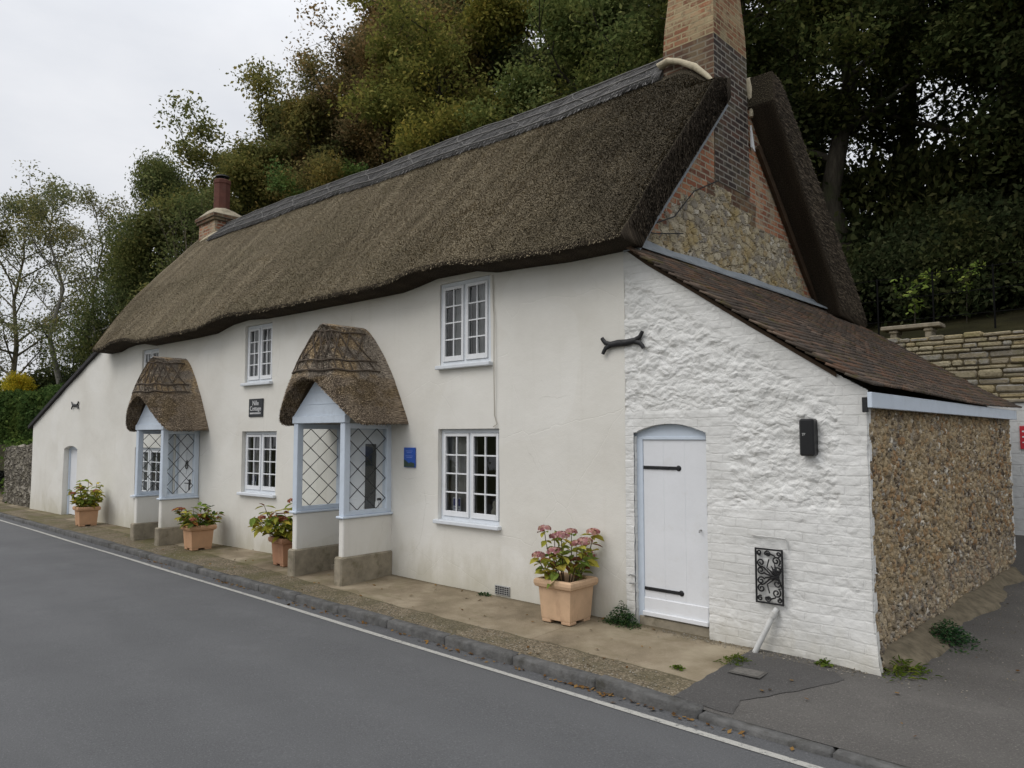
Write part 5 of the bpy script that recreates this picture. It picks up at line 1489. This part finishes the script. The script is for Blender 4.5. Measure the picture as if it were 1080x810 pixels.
# ------------------------------------------------------------------ walls around
def stone_course_wall(name, label, x0, x1, y, th, z0, z1, mat, rowh=(.055, .15), lenr=(.14, .5), seed=3, top_dz=.010):
    r = np.random.default_rng(seed); mb = MB(); z = z0
    while z < z1-.04:
        h = min(r.uniform(*rowh), z1-z)
        if z1-z-h < .05: h = z1-z
        x = x0 - r.random()*.3
        while x < x1:
            L = r.uniform(*lenr)*(.7 + h*2.2); xa, xb = max(x0, x), min(x1, x+L); x += L
            if xb-xa < .04: continue
            dy = r.normal(0, .012); dz = r.normal(0, .006)
            last = z+h >= z1-.001
            if h > .14 and r.random() < .3 and not last:
                zm = h*r.uniform(.4, .6)
                for (u, v) in ((0, zm), (zm, h)): mb.box(xa+.007, xb-.007, y+dy+r.normal(0, .008), y+th, z+u+.006, z+v-.006, min(.022, (v-u)*.2))
            else:
                t = r.normal(0, top_dz) if last else 0
                m4 = Matrix.Translation(((xa+xb)/2, y+dy+th/2, z+h/2)) @ Matrix.Rotation(r.normal(0, .012), 4, 'Y')
                mb.box(-(xb-xa)/2+.007, (xb-xa)/2-.007, -th/2, th/2, -h/2+.006, h/2-.006+t, min(.03, h*.2), mtx=m4)
        z += h
    e = empty(name, ((x0+x1)/2, y+th/2, z0), label, 'wall')
    o = mk('stonework', mb, mat, e, auto=45)
    mb = MB(); mb.box(x0, x1, y+.035, y+th-.03, z0, z1-.03, 0); mk('mortar_core', mb, simple('dark_wall_joint', (.13, .105, .06), .95, .1, var=.4), e)
    return e
stone_course_wall('retaining_wall', 'honey coloured coursed stone retaining wall behind the tiled lean-to', -1.5, 9.0, 7.0, .42, 2.30, 3.46, DRY)
e = empty('concrete_wall', (-9.5, 7.3, 0), 'plain low wall holding the bank behind the cottage', 'wall'); mb = MB(); mb.box(-20, -1.5, 7.05, 7.35, -.2, 3.3, .01); mk('wall_face', mb, GREYST, e)
# white painted block wall under it
WB = NT('white_painted_blocks'); uvn = WB.uv(); bc, bf = brick_nodes(WB, uvn, .45, .16, .012); p = WB.pos()
WB.col(WB.mix(WB.mr(WB.noise(p, 3, 5, .7), .5, .75, 0, .5), (.66, .665, .65), (.47, .45, .38))); WB.bump(WB.math('ADD', WB.math('MULTIPLY', WB.math('SUBTRACT', 1., bf), .7), WB.math('MULTIPLY', WB.noise(p, 20, 4), .5)), .8, .02); WB = WB.fin(.85, .2)
e = empty('white_wall', (5.2, 6.9, .3), 'white painted block wall below the honey stone, at the right edge', 'wall')
mb = MB(); mb.box(1.4, 9, 6.90, 7.02, .1, 2.35, .012); mk('blockwork', mb, WB, e)
mb = MB(); mb.box(1.4, 9, 6.86, 7.30, 2.352, 2.40, .01); mk('coping', mb, STONEB, e)
e = empty('red_sign', (2.44, 6.885, 1.83), 'red rectangular sign with white lines on the white wall at the right edge', 'sign')
mb = MB(); mb.box(-.16, .16, -.008, .008, -.17, .17, .003); mk('plate', mb, simple('sign_red', (.50, .03, .045), .4, .4, var=.1), e, world=False)
mb = MB(); mb.box(-.13, -.02, -.010, -.0085, .0, .02, 0); mb.box(-.13, .02, -.010, -.0085, .08, .10, 0); mb.box(-.13, .08, -.010, -.0085, -.08, -.065, 0); mk('lettering', mb, WHITE, e, world=False)
# bench on the terrace
e = empty('stone_bench', (.70, 7.62, 3.34), 'grey stone bench with slab seat standing on the terrace above the wall', 'bench')
mb = MB(); mb.box(-.46, .46, -.19, .19, .33, .40, .012); mk('seat', mb, GREYM if False else STONEB, e, world=False)
for s in (-1, 1):
    mb = MB(); mb.box(s*.27-.05, s*.27+.05, -.14, .14, -.08, .33, .012); mb.box(s*.27-.07, s*.27+.07, -.16, .16, .26, .328, .02); mk('leg', mb, STONEB, e, world=False)
# estate railing along the terrace
RAILM = simple('dark_rusted_rail', (.010, .010, .010), 1., 0.)
def railing():
    e = empty('railing', (2.5, 8.35, 3.5), 'dark metal estate railing along the terrace behind the stone bench', 'railing')
    mb = MB()
    for z in (.45, .85, 1.24): mb.tube([(-4.5, 0, z), (6, 0, z)], .007, 6)
    mk('rail', mb, RAILM, e, world=False)
    for k in range(12):
        mb = MB(); x = -4.4+.92*k; mb.box(x-.014, x+.014, -.008, .008, -.4, 1.27, .002); mk('post', mb, RAILM, e, world=False)
railing()
# old stone garden wall at the far left
def left_wall():
    xs = np.arange(-25.5, -18.52, .06); st = .05
    def top(x): return 1.62 - .045*(-18.5-x) + .07*nz(x, 0, 0, 1.7) + .04*nz(x, 0, 0, 5)
    zs = np.linspace(0, 1, 34); V = []; 
    yw = lambda x: float(bend(x)) + .05 + max(0, -(x+21.2))*.35
    P = np.array([[(x, yw(x) + .03*nz(x, 0, q, 3), -.3 + (top(x)+.3)*q) for q in zs] + [(x, yw(x)+.18, top(x)+.05), (x, yw(x)+.42, top(x)), (x, yw(x)+.45, -.3)] for x in xs])
    mb = MB(); mb.grid(P, flip=True)
    e = empty('garden_wall', (-21, -.2, -.2), 'low grey rubble garden wall beyond the far end of the cottage', 'wall')
    mk('rubble', mb, GREYST, e, smooth=True)
left_wall()

# ------------------------------------------------------------------ planters
pot_plant(-.53, -.315, R(2), TC1, 'pale terracotta planter beside the plank door', 'hydrangea with faded pink flower heads in the pale planter', seed=11, leafmats=[LY, LG, LY, LG, LR], flowers=.85, spread=.31, height=.62, nst=11, leafsz=.15, pk=dict(w=.35, h=.43))
pot_plant(-5.62, -.46, R(-4), TC3, 'reddish terracotta planter against the nearer porch', 'yellow green hydrangea leaning left out of the reddish planter', seed=23, leafmats=[LY, LG, LY, LG, LY, LR], flowers=.12, spread=.40, height=.60, nst=15, lean=(-.13, -.12), leafsz=.19, flmat=FLRED)
pot_plant(-8.16, -.66, R(-3), TC2, 'orange terracotta planter in front of the browner porch', 'dark green and russet hydrangea beside the browner porch', seed=31, leafmats=[LD_, LG, LR, LG, LY], flowers=.35, spread=.33, height=.46, nst=15, leafsz=.14, flmat=FLRED)
pot_plant(-13.25, -.78, R(-4), TC2, 'orange terracotta planter near the far end door', 'bushy green hydrangea with dull red tops nearest the far end door', seed=47, leafmats=[LG, LY, LY, LG], flowers=.25, spread=.33, height=.66, nst=18, leafsz=.15, flmat=FLRED)

# ------------------------------------------------------------------ weeds
def weed(x, y, label, seed, n, spread, h, mats, ax=(1, .6), leaf=.035, narrow=False):
    r = np.random.default_rng(seed); z = ground_z(x, y); e = empty('weed_clump', (x, y, z), label, 'weed', 'weeds at the foot of the walls')
    mb = MB(); P = []; A = []; N_ = []; S = []
    for k in range(n):
        u = r.normal(0, .45, 2); px, py = u[0]*spread*ax[0], u[1]*spread*ax[1]
        hz = h*max(.0, 1-np.hypot(*u)*.9)*r.random(); 
        P.append(np.array([px, py, hz+.004])); g = r.random()*6.28; A.append(np.array([math.cos(g), math.sin(g), r.normal(.25, .4)])); N_.append(np.array([r.normal(0, .4), r.normal(0, .4), 1.])); S.append(leaf*r.uniform(.6, 1.4))
    leaf_batch(P, A, N_, S, mb, 0, .22 if narrow else .6); o = mk('leaves', mb, mats, e, world=False)
    return e
WG = m_leaf('weed_dark_green', [(0, (.018, .045, .022)), (.6, (.038, .085, .036)), (1, (.07, .12, .045))], .2)
WL = m_leaf('weed_light_green', [(0, (.05, .09, .018)), (.6, (.09, .14, .025)), (1, (.14, .17, .04))], .25)
weed(.0, -.10, 'dark leafy weed clump between the planter and the plank door', 3, 1300, .20, .24, WG, (1.0, .42), .022)
weed(2.52, 1.35, 'dark trailing weed on the footing of the flint wall', 4, 1300, .30, .22, WG, (.75, 1.1), .028)
weed(2.46, .16, 'bright green tuft at the corner of the white wall and the flint wall', 5, 260, .26, .09, WL, (1, .8), .06, True)
weed(1.36, -.42, 'bright green tuft beside the drain cover', 6, 160, .14, .06, WL, (.8, 1), .04, True)
weed(1.95, -.07, 'tiny green tuft under the white brick wall', 7, 60, .07, .06, WL, (1, .6), .035)
weed(-1.95, -.09, 'tiny green tuft left of the air vent', 8, 70, .09, .04, WG, (1, .6), .03)
weed(1.08, -.86, 'tiny green sprig at the edge of the gravel strip', 9, 50, .06, .03, WL, (1, .6), .03)
# ------------------------------------------------------------------ trees
BARK = m_bark('dark_bark', (.030, .026, .020), (.075, .066, .050)); BARKP = m_bark('pale_bark', (.13, .12, .10), (.26, .25, .22)); BARKB = m_bark('branch_bark', (.10, .085, .055), (.19, .165, .115))
LEAF = m_leaf('woodland_leaves', [(0, (.080, .106, .054)), (.4, (.136, .160, .080)), (.75, (.200, .220, .112)), (1, (.28, .27, .15))], .38)
def leaf_cloud(cent, sig, n, size, r, up=.5):
    """n leaf faces round the cluster centres"""
    k = r.integers(0, len(cent), n); P = cent[k] + np.clip(r.normal(0, 1, (n, 3)), -1.9, 1.9)*sig*np.array([1, 1, .7])
    N_ = r.normal(0, 1, (n, 3)); N_[:, 2] += up; N_ /= np.linalg.norm(N_, axis=1)[:, None]
    A = np.cross(N_, r.normal(0, 1, (n, 3))); A /= np.linalg.norm(A, axis=1)[:, None]; B = np.cross(N_, A)
    s = (size*r.uniform(.55, 1.35, n))[:, None]
    V = np.stack([P - A*s, P + B*s*.55 + N_*s*.12, P + A*s, P - B*s*.55 + N_*s*.12], 1).reshape(-1, 3)
    return V, np.arange(4*n).reshape(n, 4)
def tree_meshes(seed, h, rad, tr, nleaf, lsize, sig=.42, low=.25, nlimb=16, spread=1., droop=0., fork=1):
    r = np.random.default_rng(seed); mb = MB(); cent = []
    top = np.array([r.normal(0, .08)*h*.4, r.normal(0, .08)*h*.4, h*.93])
    axis = [np.array([0, 0, -.3])] + [top*q + np.array([r.normal(0, .018*h)*(q > .1), r.normal(0, .018*h)*(q > .1), 0]) for q in (.03, .2, .4, .6, .8, 1.)]
    mb.tube(axis, [tr*1.35, tr*1.1, tr*.9, tr*.72, tr*.5, tr*.3, tr*.1], 9)
    ax = np.array(axis); qs = np.array([0, .03, .2, .4, .6, .8, 1.])
    def on(q): return np.array([np.interp(q, qs, ax[:, k]) for k in range(3)])
    for k in range(nlimb):
        q = low + (1-low)*((k+r.random()*.8)/nlimb); p = on(min(q, 1)); a = k*2.4 + r.normal(0, .5)
        prof = math.sin(math.pi*min(1, .22+.74*(q-low)/(1-low)))**.8
        L = rad*prof*r.uniform(.65, 1.15)*spread; el = r.uniform(.15, .75) + .5*(q-.5) - droop
        d = np.array([math.cos(a)*math.cos(el), math.sin(a)*math.cos(el), math.sin(el)])
        pts = [p]; 
        for s in range(4):
            d = d + np.array([r.normal(0, .16), r.normal(0, .16), r.normal(.05-droop*.3, .10)]); d /= np.linalg.norm(d); pts.append(pts[-1] + d*L/4)
        r0 = tr*.42*(1.15-q*.75)
        mb.tube(pts, [r0, r0*.75, r0*.55, r0*.35, r0*.12], 6, cap=False)
        for s in range(5):
            i = r.integers(1, 4); b = pts[i] + (pts[i+1]-pts[i])*r.random(); g = d + r.normal(0, .65, 3); g[2] += .15 - droop; g /= np.linalg.norm(g); l2 = L*r.uniform(.25, .5)
            m = b + g*l2*.5 + r.normal(0, .05*l2, 3); t = b + g*l2
            mb.tube([b, m, t], [r0*.32, r0*.22, r0*.06], 4, cap=False); cent += [m*.4+t*.6, t]
            for u in range(2):
                g2 = g + r.normal(0, .7, 3); g2 /= np.linalg.norm(g2); t2 = m + g2*l2*.55; mb.tube([m, t2], [r0*.14, r0*.04], 3, cap=False); cent.append(t2)
        cent += [pts[-1], pts[3]]
    cent = np.array(cent)
    # uneven density: some clusters thin, some thick
    wts = r.random(len(cent))**1.5; idx = r.choice(len(cent), size=len(cent)*3, p=wts/wts.sum())
    V, F = leaf_cloud(cent[idx], sig, nleaf, lsize, r, .9)
    tm = fastmesh('trunk', mb.v, mb.f, [BARK], None, None, True); cm = fastmesh('crown', V, F, [LEAF])
    return tm, cm
KINDS = {
 'broad': tree_meshes(1, 11, 4.2, .24, 80000, .066, .31, .18, 20),
 'tall':  tree_meshes(2, 13, 3.6, .22, 84000, .058, .28, .25, 22),
 'round': tree_meshes(3, 9, 3.8, .20, 74000, .064, .29, .15, 20),
 'airy':  tree_meshes(4, 11, 3.6, .17, 19000, .060, .30, .22, 22),
 'sparse': tree_meshes(5, 9.5, 2.5, .11, 7000, .052, .22, .36, 20, 1.0),
 'bare': tree_meshes(15, 7.6, 2.6, .09, 3800, .05, .20, .28, 15, 1.0, -.55),
 'dense': tree_meshes(6, 9.5, 3.7, .26, 100000, .06, .50, .08, 22),
}
def bush_mesh(seed, rx, rz, n, ls):
    r = np.random.default_rng(seed); c = r.normal(0, 1, (70, 3)); c /= np.linalg.norm(c, axis=1)[:, None]; c *= (r.random((70, 1))**.4); c = c*np.array([rx, rx, rz]); c[:, 2] = np.abs(c[:, 2]) + .1
    V, F = leaf_cloud(c, .22*rx/1.2, n, ls, r); return fastmesh('foliage', V, F, [LEAF])
BUSH = [bush_mesh(8, 1.5, 1.5, 18000, .055), bush_mesh(9, 1.3, 1.9, 18000, .055)]
def tree(kind, x, y, label, col=(1, 1, 1), s=1., rz=0., z=None, group='trees on the wooded bank', sx=1., bark=None, cat='tree', name='tree'):
    z = hill_z(x, y) if z is None else z
    e = empty(name, (x, y, z-.1), label, cat, group); e.rotation_euler = (0, 0, rz); e.scale = (s*sx, s*sx, s)
    tm, cm = KINDS[kind]
    a = bpy.data.objects.new('trunk', tm); b = bpy.data.objects.new('crown', cm)
    for o in (a, b): COL.objects.link(o); o.parent = e
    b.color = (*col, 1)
    if bark is not None:
        a.material_slots[0].link = 'OBJECT'; a.material_slots[0].material = bark
    return e
def bush(k, x, y, label, col=(1, 1, 1), s=1., rz=0., z=None, sz=1.):
    z = hill_z(x, y) if z is None else z
    o = bpy.data.objects.new('bush', BUSH[k]); COL.objects.link(o); o.location = (x, y, z-.1); o.scale = (s, s, s*sz); o.rotation_euler = (0, 0, rz); o.color = (*col, 1)
    return tag(o, label, 'bush', 'undergrowth on the wooded bank')
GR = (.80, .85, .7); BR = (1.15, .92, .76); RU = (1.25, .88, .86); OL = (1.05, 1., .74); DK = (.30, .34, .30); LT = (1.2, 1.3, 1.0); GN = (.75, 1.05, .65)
# silhouette from left to right: x, y on the bank
tree('airy', -31.3, 2.2, 'thin grey green tree at the left edge behind the hedge', (1.05, 1., .95), .92, 1.0, bark=BARKB, sx=.8)
tree('sparse', -29.0, 3.0, 'slender pale trunked tree with sparse leaves at the far left, sky behind it', (1.15, 1.1, 1.05), 1.10, .4, bark=BARKP)
tree('sparse', -27.3, 3.6, 'thin leaning pale tree with few leaves right of the slender pale one', (1.15, 1.05, .95), 1.02, 2.1, bark=BARKP, sx=.8)
tree('dense', -33.5, 7.0, 'dark evergreen mass low between the two pale trunks', DK, .70, .3)
tree('dense', -24.6, 4.9, 'dark olive evergreen rising above the far end of the thatched roof', (.72, .78, .62), 1.03, 1.3, sx=.62)
tree('dense', -27.4, 8.6, 'dark round evergreen behind the leaning pale tree', (.5, .55, .45), .86, 2.6, sx=.8)
tree('bare', -20.9, 4.7, 'half bare tree with pale fanning branches left of the small far chimney', (1., 1.05, .8), 1., 1.0, bark=BARKB)
tree('round', -23.3, 7.2, 'olive green tree rising just behind the small far chimney', OL, 1.12, 2.2, sx=1.0)
tree('broad', -23.0, 10.0, 'golden olive tree standing against the sky above the small far chimney', (1.15, 1.05, .80), 1.12, .6, sx=1.0)
tree('broad', -20.4, 9.9, 'brownish green tree right of the small far chimney', (1.2, .98, .70), 1.02, 3.0, sx=.85)
tree('tall', -18.6, 11.4, 'tall autumn brown tree standing against the sky', RU, 1.10, 1.7, sx=.95)
tree('tall', -21.6, 12.6, 'tall brown green tree left of the autumn brown one', (1.15, .98, .78), 1.08, 4.4, sx=1.05)
tree('broad', -25.2, 9.2, 'green and brown tree filling the bank behind the dark olive evergreen', (1.05, 1.0, .8), .95, 2.8, sx=.8)
tree('round', -17.8, 9.3, 'fresh green bushy tree low behind the roof right of the small far chimney', GN, .80, 1.1)
tree('tall', -18.0, 12.2, 'tall autumn brown tree standing against the sky', RU, 1.22, 1.7)
tree('broad', -17.6, 12.5, 'red brown tree leaning over the middle of the roof', BR, 1.12, 5.0)
tree('tall', -16.0, 17.5, 'tall olive tree behind the red brown one', OL, 1.2, 2.9)
tree('broad', -14.3, 11.8, 'yellow green tree over the middle of the roof', (1.2, 1.1, .6), 1.12, 4.1)
tree('tall', -11.5, 14.5, 'tall dark green tree behind the yellow green one over the roof', GR, 1.2, .9)
tree('round', -11.2, 9.6, 'pale green young tree close behind the roof ridge', LT, .78, 2.7)
tree('broad', -8.6, 10.9, 'light green spreading tree left of the brick gable chimney', (1.0, 1.1, .75), .98, .2)
tree('tall', -7.5, 15.5, 'tall shadowy tree left behind the brick gable chimney', DK, 1.25, 5.6)
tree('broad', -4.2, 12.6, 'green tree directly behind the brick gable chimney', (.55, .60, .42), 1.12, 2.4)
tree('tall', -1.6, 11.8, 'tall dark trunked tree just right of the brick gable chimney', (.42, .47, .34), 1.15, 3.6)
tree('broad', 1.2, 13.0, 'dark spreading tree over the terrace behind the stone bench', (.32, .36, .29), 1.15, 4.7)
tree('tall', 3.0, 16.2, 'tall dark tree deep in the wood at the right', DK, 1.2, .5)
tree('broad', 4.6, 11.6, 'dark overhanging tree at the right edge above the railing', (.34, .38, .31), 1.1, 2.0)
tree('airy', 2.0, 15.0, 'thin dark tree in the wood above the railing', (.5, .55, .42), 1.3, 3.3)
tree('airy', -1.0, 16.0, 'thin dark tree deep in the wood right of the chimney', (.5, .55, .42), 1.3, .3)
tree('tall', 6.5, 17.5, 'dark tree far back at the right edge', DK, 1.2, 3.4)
for k, (x, y, s, c, sz, lab) in enumerate([
  (-1.4, 10.4, 1.0, DK, 1.0, 'dark shrub behind the far slope of the thatched roof'), (.6, 10.6, 1.05, DK, 1.1, 'dark shrub behind the railing above the stone bench'), (2.6, 10.8, 1.1, DK, 1.1, 'dark shrub behind the railing at the right edge'),
   (1.6, 12.8, 1.5, DK, 1.4, 'tall dark holly under the trees behind the railing'), (-.8, 13.4, 1.5, DK, 1.4, 'tall dark holly under the trees right of the far thatch slope'), (4.4, 13.0, 1.6, DK, 1.5, 'tall dark holly under the trees at the right edge'),
  (-6.5, 12.6, 1.5, DK, 1.3, 'dark holly behind the roof ridge near the brick chimney'), (-10.0, 13., 1.5, (.6, .7, .5), 1.3, 'green holly behind the roof ridge'), (-14., 14.5, 1.6, (.7, .7, .5), 1.4, 'olive shrub behind the middle of the roof'),
  (-19.5, 13.5, 1.6, (.7, .7, .5), 1.4, 'olive shrub behind the left part of the roof'), (-23., 12.5, 1.6, (.7, .75, .5), 1.3, 'olive shrub behind the small far chimney'), (-28.5, 9.8, 1.5, DK, 1.2, 'dark shrub behind the half bare tree'),
  (-27.5, 3.6, 1.2, DK, 1.0, 'dark shrub under the pale sparse trees'), (-30.5, 6.0, 1.5, DK, 1.0, 'dark shrub low at the left between the pale trunks'), (-35., 4.4, 1.5, DK, 1.1, 'dark shrub at the left edge under the thin green tree'), (-23.4, 5.8, 1.3, DK, 1.1, 'dark shrub behind the far end of the thatched roof'), (-22.0, 8.0, 1.4, (.6, .7, .5), 1.1, 'dark shrub just left of the small far chimney')]):
    bush(k % 2, x, y, lab, c, s, k*1.7, None, sz)
SPRIG = fastmesh('sprig', *leaf_cloud(np.array([(0, 0, 0), (.25, 0, .12), (-.2, .05, .22), (.1, 0, -.25), (.35, 0, .3)]), .10, 110, .05, np.random.default_rng(3)), [LEAF])
for x, y, z, s_, lab in ((.30, 9.0, 4.55, 1.0, 'sprig of bright green leaves behind the railing above the stone bench'), (1.15, 9.2, 4.75, .7, 'smaller sprig of bright green leaves high behind the railing right of the stone bench')):
    e = empty('sapling', (x, y, z), lab, 'sapling', 'saplings behind the railing'); e.scale = (s_,)*3
    o = bpy.data.objects.new('leaves', SPRIG); COL.objects.link(o); o.parent = e; o.color = (1.2, 1.5, .7, 1)
    mb = MB(); mb.tube([(.05, .05, -1.2), (.1, 0, -.25), (0, 0, 0), (.3, 0, .25)], [.012, .01, .008, .004], 5); mk('stem', mb, BARK, e, world=False)
bush(1, -30.6, 2.0, 'yellow flowering bush at the left edge above the hedge', (3.2, 2.6, .6), .4, .4, 3.7)
# clipped hedge on the bank at the far left
def hedge():
    r = np.random.default_rng(77); n = 15000
    x = r.uniform(-34, -20.2, n); f = r.random(n); 
    y = np.where(f < .6, .95 + r.normal(0, .06, n), r.uniform(.95, 2.1, n)); z = np.where(f < .6, r.uniform(1.5, 3.25, n), 3.25 + r.normal(0, .06, n))
    y += .12*np.sin(x*2.1) ; z += .10*np.sin(x*1.3)
    c = np.stack([x, y, z], -1); V, F = leaf_cloud(c, .05, 30000, .07, r)
    o = mkraw('hedge', V - np.array([-27, 1.5, 1.5]), F, [LEAF]); o.location = (-27, 1.5, 1.5); o.color = (.42, .62, .38, 1)
    tag(o, 'clipped dark green hedge above the garden wall at the far left', 'hedge')
    mb = MB(); mb.box(-33.8, -20.4, 1.12, 2.0, 1.3, 3.1, .05); mk('inner_twigs', mb, SOIL, o)
hedge()
# ivy and grass spilling over the garden wall
r = np.random.default_rng(5); c = np.stack([r.uniform(-26, -21.0, 60), r.uniform(-.1, .5, 60), r.uniform(.0, 1.6, 60)], -1); c[:, 1] += np.maximum(0, -(c[:, 0]+21.2))*.35 - .25
V, F = leaf_cloud(c, .16, 5000, .06, r); o = mkraw('ivy', V - np.array([-23, .1, 0]), F, [LEAF]); o.location = (-23, .1, 0); o.color = (.6, .9, .5, 1); tag(o, 'dark ivy hanging over the left end of the garden wall', 'ivy')
r = np.random.default_rng(6); c = np.stack([r.uniform(-21.6, -18.8, 60), r.uniform(.35, .9, 60), r.uniform(1.62, 1.8, 60)], -1)
V, F = leaf_cloud(c, .10, 3000, .06, r, 0); o = mkraw('grass_bank', V, F, [LEAF]); o.color = (1.5, 2.2, .8, 1); o['kind'] = 'stuff'

# ------------------------------------------------------------------ sky, sun, camera
wd = bpy.data.worlds.new('World'); sc.world = wd; wd.use_nodes = True
nt = wd.node_tree; bg = nt.nodes['Background']
def wn(t, **p):
    n = nt.nodes.new('ShaderNode'+t)
    for k, v in p.items(): setattr(n, k, v)
    return n
SUN_EL, SUN_AZ = R(48), R(205)   # azimuth clockwise from +Y: behind and left of the viewer
sky = wn('TexSky'); sky.sky_type = 'NISHITA'; sky.sun_disc = False; sky.sun_elevation = SUN_EL; sky.sun_rotation = SUN_AZ; sky.air_density = 1.; sky.dust_density = 5.
tc = wn('TexCoord'); sep = wn('SeparateXYZ'); nt.links.new(tc.outputs['Generated'], sep.inputs[0])
mr = wn('MapRange'); mr.inputs['From Min'].default_value = 0; mr.inputs['From Max'].default_value = 1; nt.links.new(sep.outputs[2], mr.inputs['Value'])
mp = wn('Mapping'); mp.inputs['Scale'].default_value = (1, 1, 2.6); nt.links.new(tc.outputs['Generated'], mp.inputs[0])
nz1 = wn('TexNoise'); nz1.inputs['Scale'].default_value = 2.3; nz1.inputs['Detail'].default_value = 6; nz1.inputs['Roughness'].default_value = .55; nt.links.new(mp.outputs[0], nz1.inputs['Vector'])
cr = wn('ValToRGB'); cr.color_ramp.elements[0].position = .32; cr.color_ramp.elements[0].color = (.86, .88, .92, 1); cr.color_ramp.elements[1].position = .68; cr.color_ramp.elements[1].color = (1.06, 1.06, 1.07, 1); nt.links.new(nz1.outputs['Fac'], cr.inputs[0])
gr = wn('ValToRGB'); e0, e1 = gr.color_ramp.elements; e0.position = 0; e0.color = (7.3, 7.4, 7.6, 1); e1.position = 1.; e1.color = (18, 18.2, 18.6, 1)
em = gr.color_ramp.elements.new(.45); em.color = (9.0, 9.1, 9.3, 1)
nt.links.new(mr.outputs[0], gr.inputs[0])
mul = wn('Mix', data_type='RGBA', blend_type='MULTIPLY'); mul.inputs[0].default_value = 1; nt.links.new(gr.outputs[0], mul.inputs[6]); nt.links.new(cr.outputs[0], mul.inputs[7])
mx = wn('Mix', data_type='RGBA'); mx.inputs[0].default_value = .93; nt.links.new(sky.outputs[0], mx.inputs[6]); nt.links.new(mul.outputs[2], mx.inputs[7])
nt.links.new(mx.outputs[2], bg.inputs['Color']); bg.inputs['Strength'].default_value = .10
sl = bpy.data.lights.new('sun', 'SUN'); sl.energy = 1.0; sl.angle = R(35); sl.color = (1, .965, .92)
so = bpy.data.objects.new('sun', sl); COL.objects.link(so); so.location = (-5, -20, 30)
dv = Vector((math.sin(SUN_AZ)*math.cos(SUN_EL), math.cos(SUN_AZ)*math.cos(SUN_EL), math.sin(SUN_EL)))
so.rotation_euler = dv.to_track_quat('Z', 'Y').to_euler()

cam = bpy.data.cameras.new('camera'); co = bpy.data.objects.new('camera', cam); COL.objects.link(co)
cam.sensor_width = 36; cam.lens = 36*786/1080; cam.clip_start = .05; cam.clip_end = 1500
yaw, pitch = R(47.002), R(4.0027)
fw = Vector((-math.cos(yaw), math.sin(yaw), 0)); rt = Vector((fw.y, -fw.x, 0)); up = Vector((0, 0, 1))
Fv = fw*math.cos(pitch) + up*math.sin(pitch); Uv = -fw*math.sin(pitch) + up*math.cos(pitch)
M = Matrix((( rt.x, Uv.x, -Fv.x, 4.322), (rt.y, Uv.y, -Fv.y, -6.325), (rt.z, Uv.z, -Fv.z, 1.85), (0, 0, 0, 1)))
co.matrix_world = M
sc.camera = co
sc.render.engine = 'CYCLES'
cy = sc.cycles
cy.max_bounces = 7; cy.diffuse_bounces = 3; cy.glossy_bounces = 3; cy.transmission_bounces = 4; cy.transparent_max_bounces = 12
cy.use_denoising = True; cy.use_adaptive_sampling = False; cy.sample_clamp_indirect = 4; cy.caustics_reflective = False; cy.caustics_refractive = False
vs = sc.view_settings; vs.view_transform = 'Standard'; vs.look = 'None'; vs.exposure = 0; vs.gamma = 1; vs.use_curve_mapping = False
